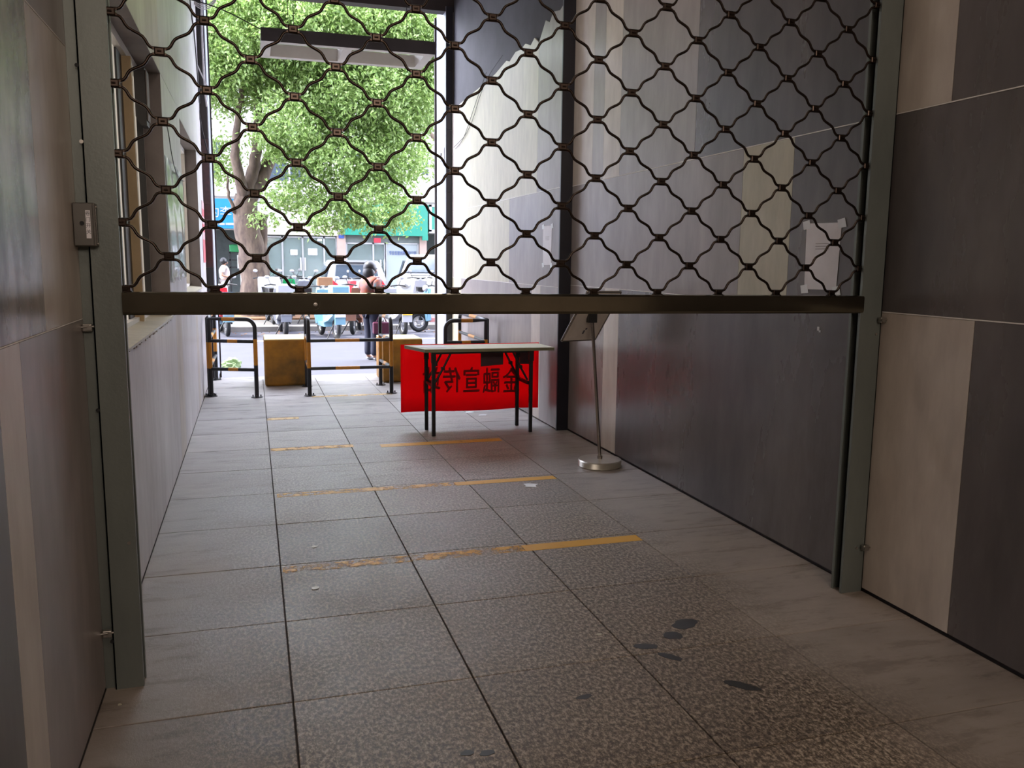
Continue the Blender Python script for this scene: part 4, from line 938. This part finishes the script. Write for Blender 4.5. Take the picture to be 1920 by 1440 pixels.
MB().prism([(-.628, 5.60, 2.52), (-.628, 5.60, 2.24), (-.60, 5.60, 2.19), (-.568, 5.60, 2.19), (-.568, 5.60, 2.52)], (0, .14, 0)).build('housing', M['black'], sp)
MB().box((-.567, 5.61, 2.22), (-.560, 5.735, 2.51), ch=.002).build('side_reflection', M['reveal'], sp)  # thin brown plate paints the reflection on the housing's side
# red paper banner by the left portal column
rbn = root('red_notice', (XL+.004, 10.25, 1.7), 'narrow red and white paper strip on the left wall by the portal', 'notice')
mb = MB()
for k in range(8): mb.box((XL+.002, 10.0+.01*k, 1.36+k*.085), (XL+.004, 10.5, 1.36+(k+1)*.085), k % 2 if k > 2 else 0)
mb.build('paper_strip', [mat('faded_red_paper', 'a8424a', .7), mat('faded_pink_paper', 'b08a8c', .7)], rbn)
wsb = root('wall_switch', (2.335, 10.7, 2.73), 'small white switch plate on the right portal column', 'switch')
MB().box((2.332, 10.62, 2.66), (2.3418, 10.9, 2.80), ch=.003).build('plate', M['white'], wsb)
MB().box((2.322, 10.74, 2.71), (2.332, 10.80, 2.75), ch=.003).build('knob', M['black'], wsb)
# cables
def cable(name, pts, r, m_, label, n=6, smooth=3):
    P = [Vector(p) for p in pts]
    for _ in range(smooth):
        Q = [P[0]]
        for a, b_ in zip(P, P[1:]): Q += [a.lerp(b_, .25), a.lerp(b_, .75)]
        P = Q+[P[-1]]
    return tag(MB().tube(P, r, n).build(name, M[m_]), label, 'cable')
XC = -.47
yq = 10.53
cable('white_pipe', [at(377, -40, yq), at(378, 60, yq), at(384, 170, yq), at(388, 200, yq)], .011, 'cable_w', 'straight white conduit down the dark left portal column', 8, 1)
cable('cable', [at(345, -20, 10.45), at(356, 60, 10.45), at(362, 105, 10.45), at(378, 140, 10.45), at(393, 170, 10.45)], .008, 'cable_w', 'pale cable slanting down onto the left portal column', 6)
cable('cable', [at(372, 200, 10.45), at(377, 235, 10.45), at(384, 265, 10.45), at(394, 300, 10.45)], .008, 'cable_b', 'dark cable loosely hanging low on the left portal column')
for i, c in enumerate(((-6, 'inner'), (0, 'middle'), (6, 'outer'))):
    cable('cable_loop', [at(350+c[0]/2, -30, 10.3), at(360, 2+c[0]*.3, 10.3), at(376, 14+c[0]*.7, 10.3), at(395, 12+c[0]*.6, 10.3), at(408+c[0]/2, -8, 10.3), at(402, -40, 10.3)], .006, 'cable_w', '%s strand of the white cable coil at the top of the left column' % c[1])
for i, (a, b_) in enumerate([((330, -20), (352, 60)), ((338, -20), (360, 70))]):
    p0, p1 = at(a[0], a[1], 9.2), at(b_[0], b_[1], 9.9); p0.x = max(p0.x, XL+.012); p1.x = max(p1.x, XL+.012)
    cable('cable', [p0, (p0+p1)/2+Vector((0, 0, -.05)), p1, Vector((XL+.012, 10.3, p1.z-.6))], .006, 'cable_b', ['thin black cable sagging on the upper left wall', 'second black cable beside the sagging one, nearer the street'][i])
cable('cable', [at(222, 222, 2.96)+Vector((.0, 3, 0)), ] and [Vector((XL+.01, 5.9, 2.26)), Vector((XL+.012, 6.1, 2.28)), Vector((XL+.012, 6.4, 2.05)), Vector((XL+.012, 6.9, 1.99)), Vector((XL+.012, 7.4, 2.02))], .003, 'cable_b', 'thin dark wire looping from the speaker over the left wall')
for i, pts in enumerate([[(10.3, 2.75), (9.9, 2.8), (9.3, 3.15), (8.9, 3.36)], [(10.4, 2.78), (9.6, 2.86), (9.0, 3.28), (8.3, 3.40)]]):
    cable('cable', [Vector((XR2-.012, y, z)) for y, z in pts], .003, 'cable_b', ['lower thin wire crossing the torn panel edge on the right wall', 'upper thin wire crossing the torn panel edge on the right wall'][i])
# hanging frame light
FY0, FY1, FX0, FX1, FZ0, FZ1 = 8.0, 8.66, .14, 1.675, 3.285, 3.395
hf = root('hanging_light_frame', ((FX0+FX1)/2, 8.33, FZ0), 'white rectangular frame light with dark outer side hung on wires', 'ceiling light')
bw = .085
def bar(a, b_, nm='frame_bar'):
    MB().box(a, b_).build(nm, M['white'], hf)
bar((FX0, FY0+.004, FZ0), (FX1, FY0+bw, FZ1)); bar((FX0, FY1-bw, FZ0), (FX1, FY1, FZ1)); bar((FX0, FY0+bw+.001, FZ0), (FX0+bw, FY1-bw-.001, FZ1)); bar((FX1-bw, FY0+bw+.001, FZ0), (FX1, FY1-bw-.001, FZ1))
xm = (FX0+FX1)/2-.02; bar((xm-.04, FY0+bw+.001, FZ0), (xm+.04, FY1-bw-.001, FZ1), 'middle_bar')
MB().box((FX0-.002, FY0-.003, FZ0+.0), (FX1+.002, FY0+.003, FZ1+.002)).build('side_cover', M['plaster_dark'], hf)
for x, y in ((FX0+.28, FY0+.05), (FX0+.26, FY1-.05), (FX1-.25, FY0+.05), (FX1-.10, FY1-.05)): MB().tube([(x, y, FZ1), (x, y, 4.6)], .003, 6).build('hanging_wire', M['cable_b'], hf)
p = at(350, 50, 9.0); cable('cable', [Vector((XL+.01, 8.3, 3.66)), Vector((-.2, 8.2, 3.58)), Vector((FX0, FY0+.05, 3.39))], .005, 'cable_b', 'black cable from the left wall to the hanging frame light')
# litter
for i, (x, y, sx_, sy_, lab) in enumerate([(1.92, 7.62, .05, .03, 'white paper scrap under the table, further from the wall'), (2.0, 7.45, .045, .03, 'white paper scrap under the table, nearer the viewer'), (1.80, 7.75, .06, .02, 'flat white scrap just below the hem of the red banner'),
                                          (1.657, 4.983, .05, .045, 'whitish smear of chewing gum beside the second yellow line'), (.254, 4.155, .018, .014, 'small round bottle cap on the tiles left of centre'), (.218, 3.605, .022, .016, 'pale pebble on the near tiles left of centre'), (1.23, 2.842, .012, .008, 'tiny pale crumb on the near right tiles'), (-.45, 2.78, .006, .006, 'small tan pebble at the foot of the left post')]):
    mb = MB(); blob(mb, (x, y), sx_, sy_, random.uniform(0, 1), .0022, 9, .5); tag(mb.build('litter', M['litter'] if i not in (4, 5, 6, 7) else M['p_cream']), lab, 'litter')
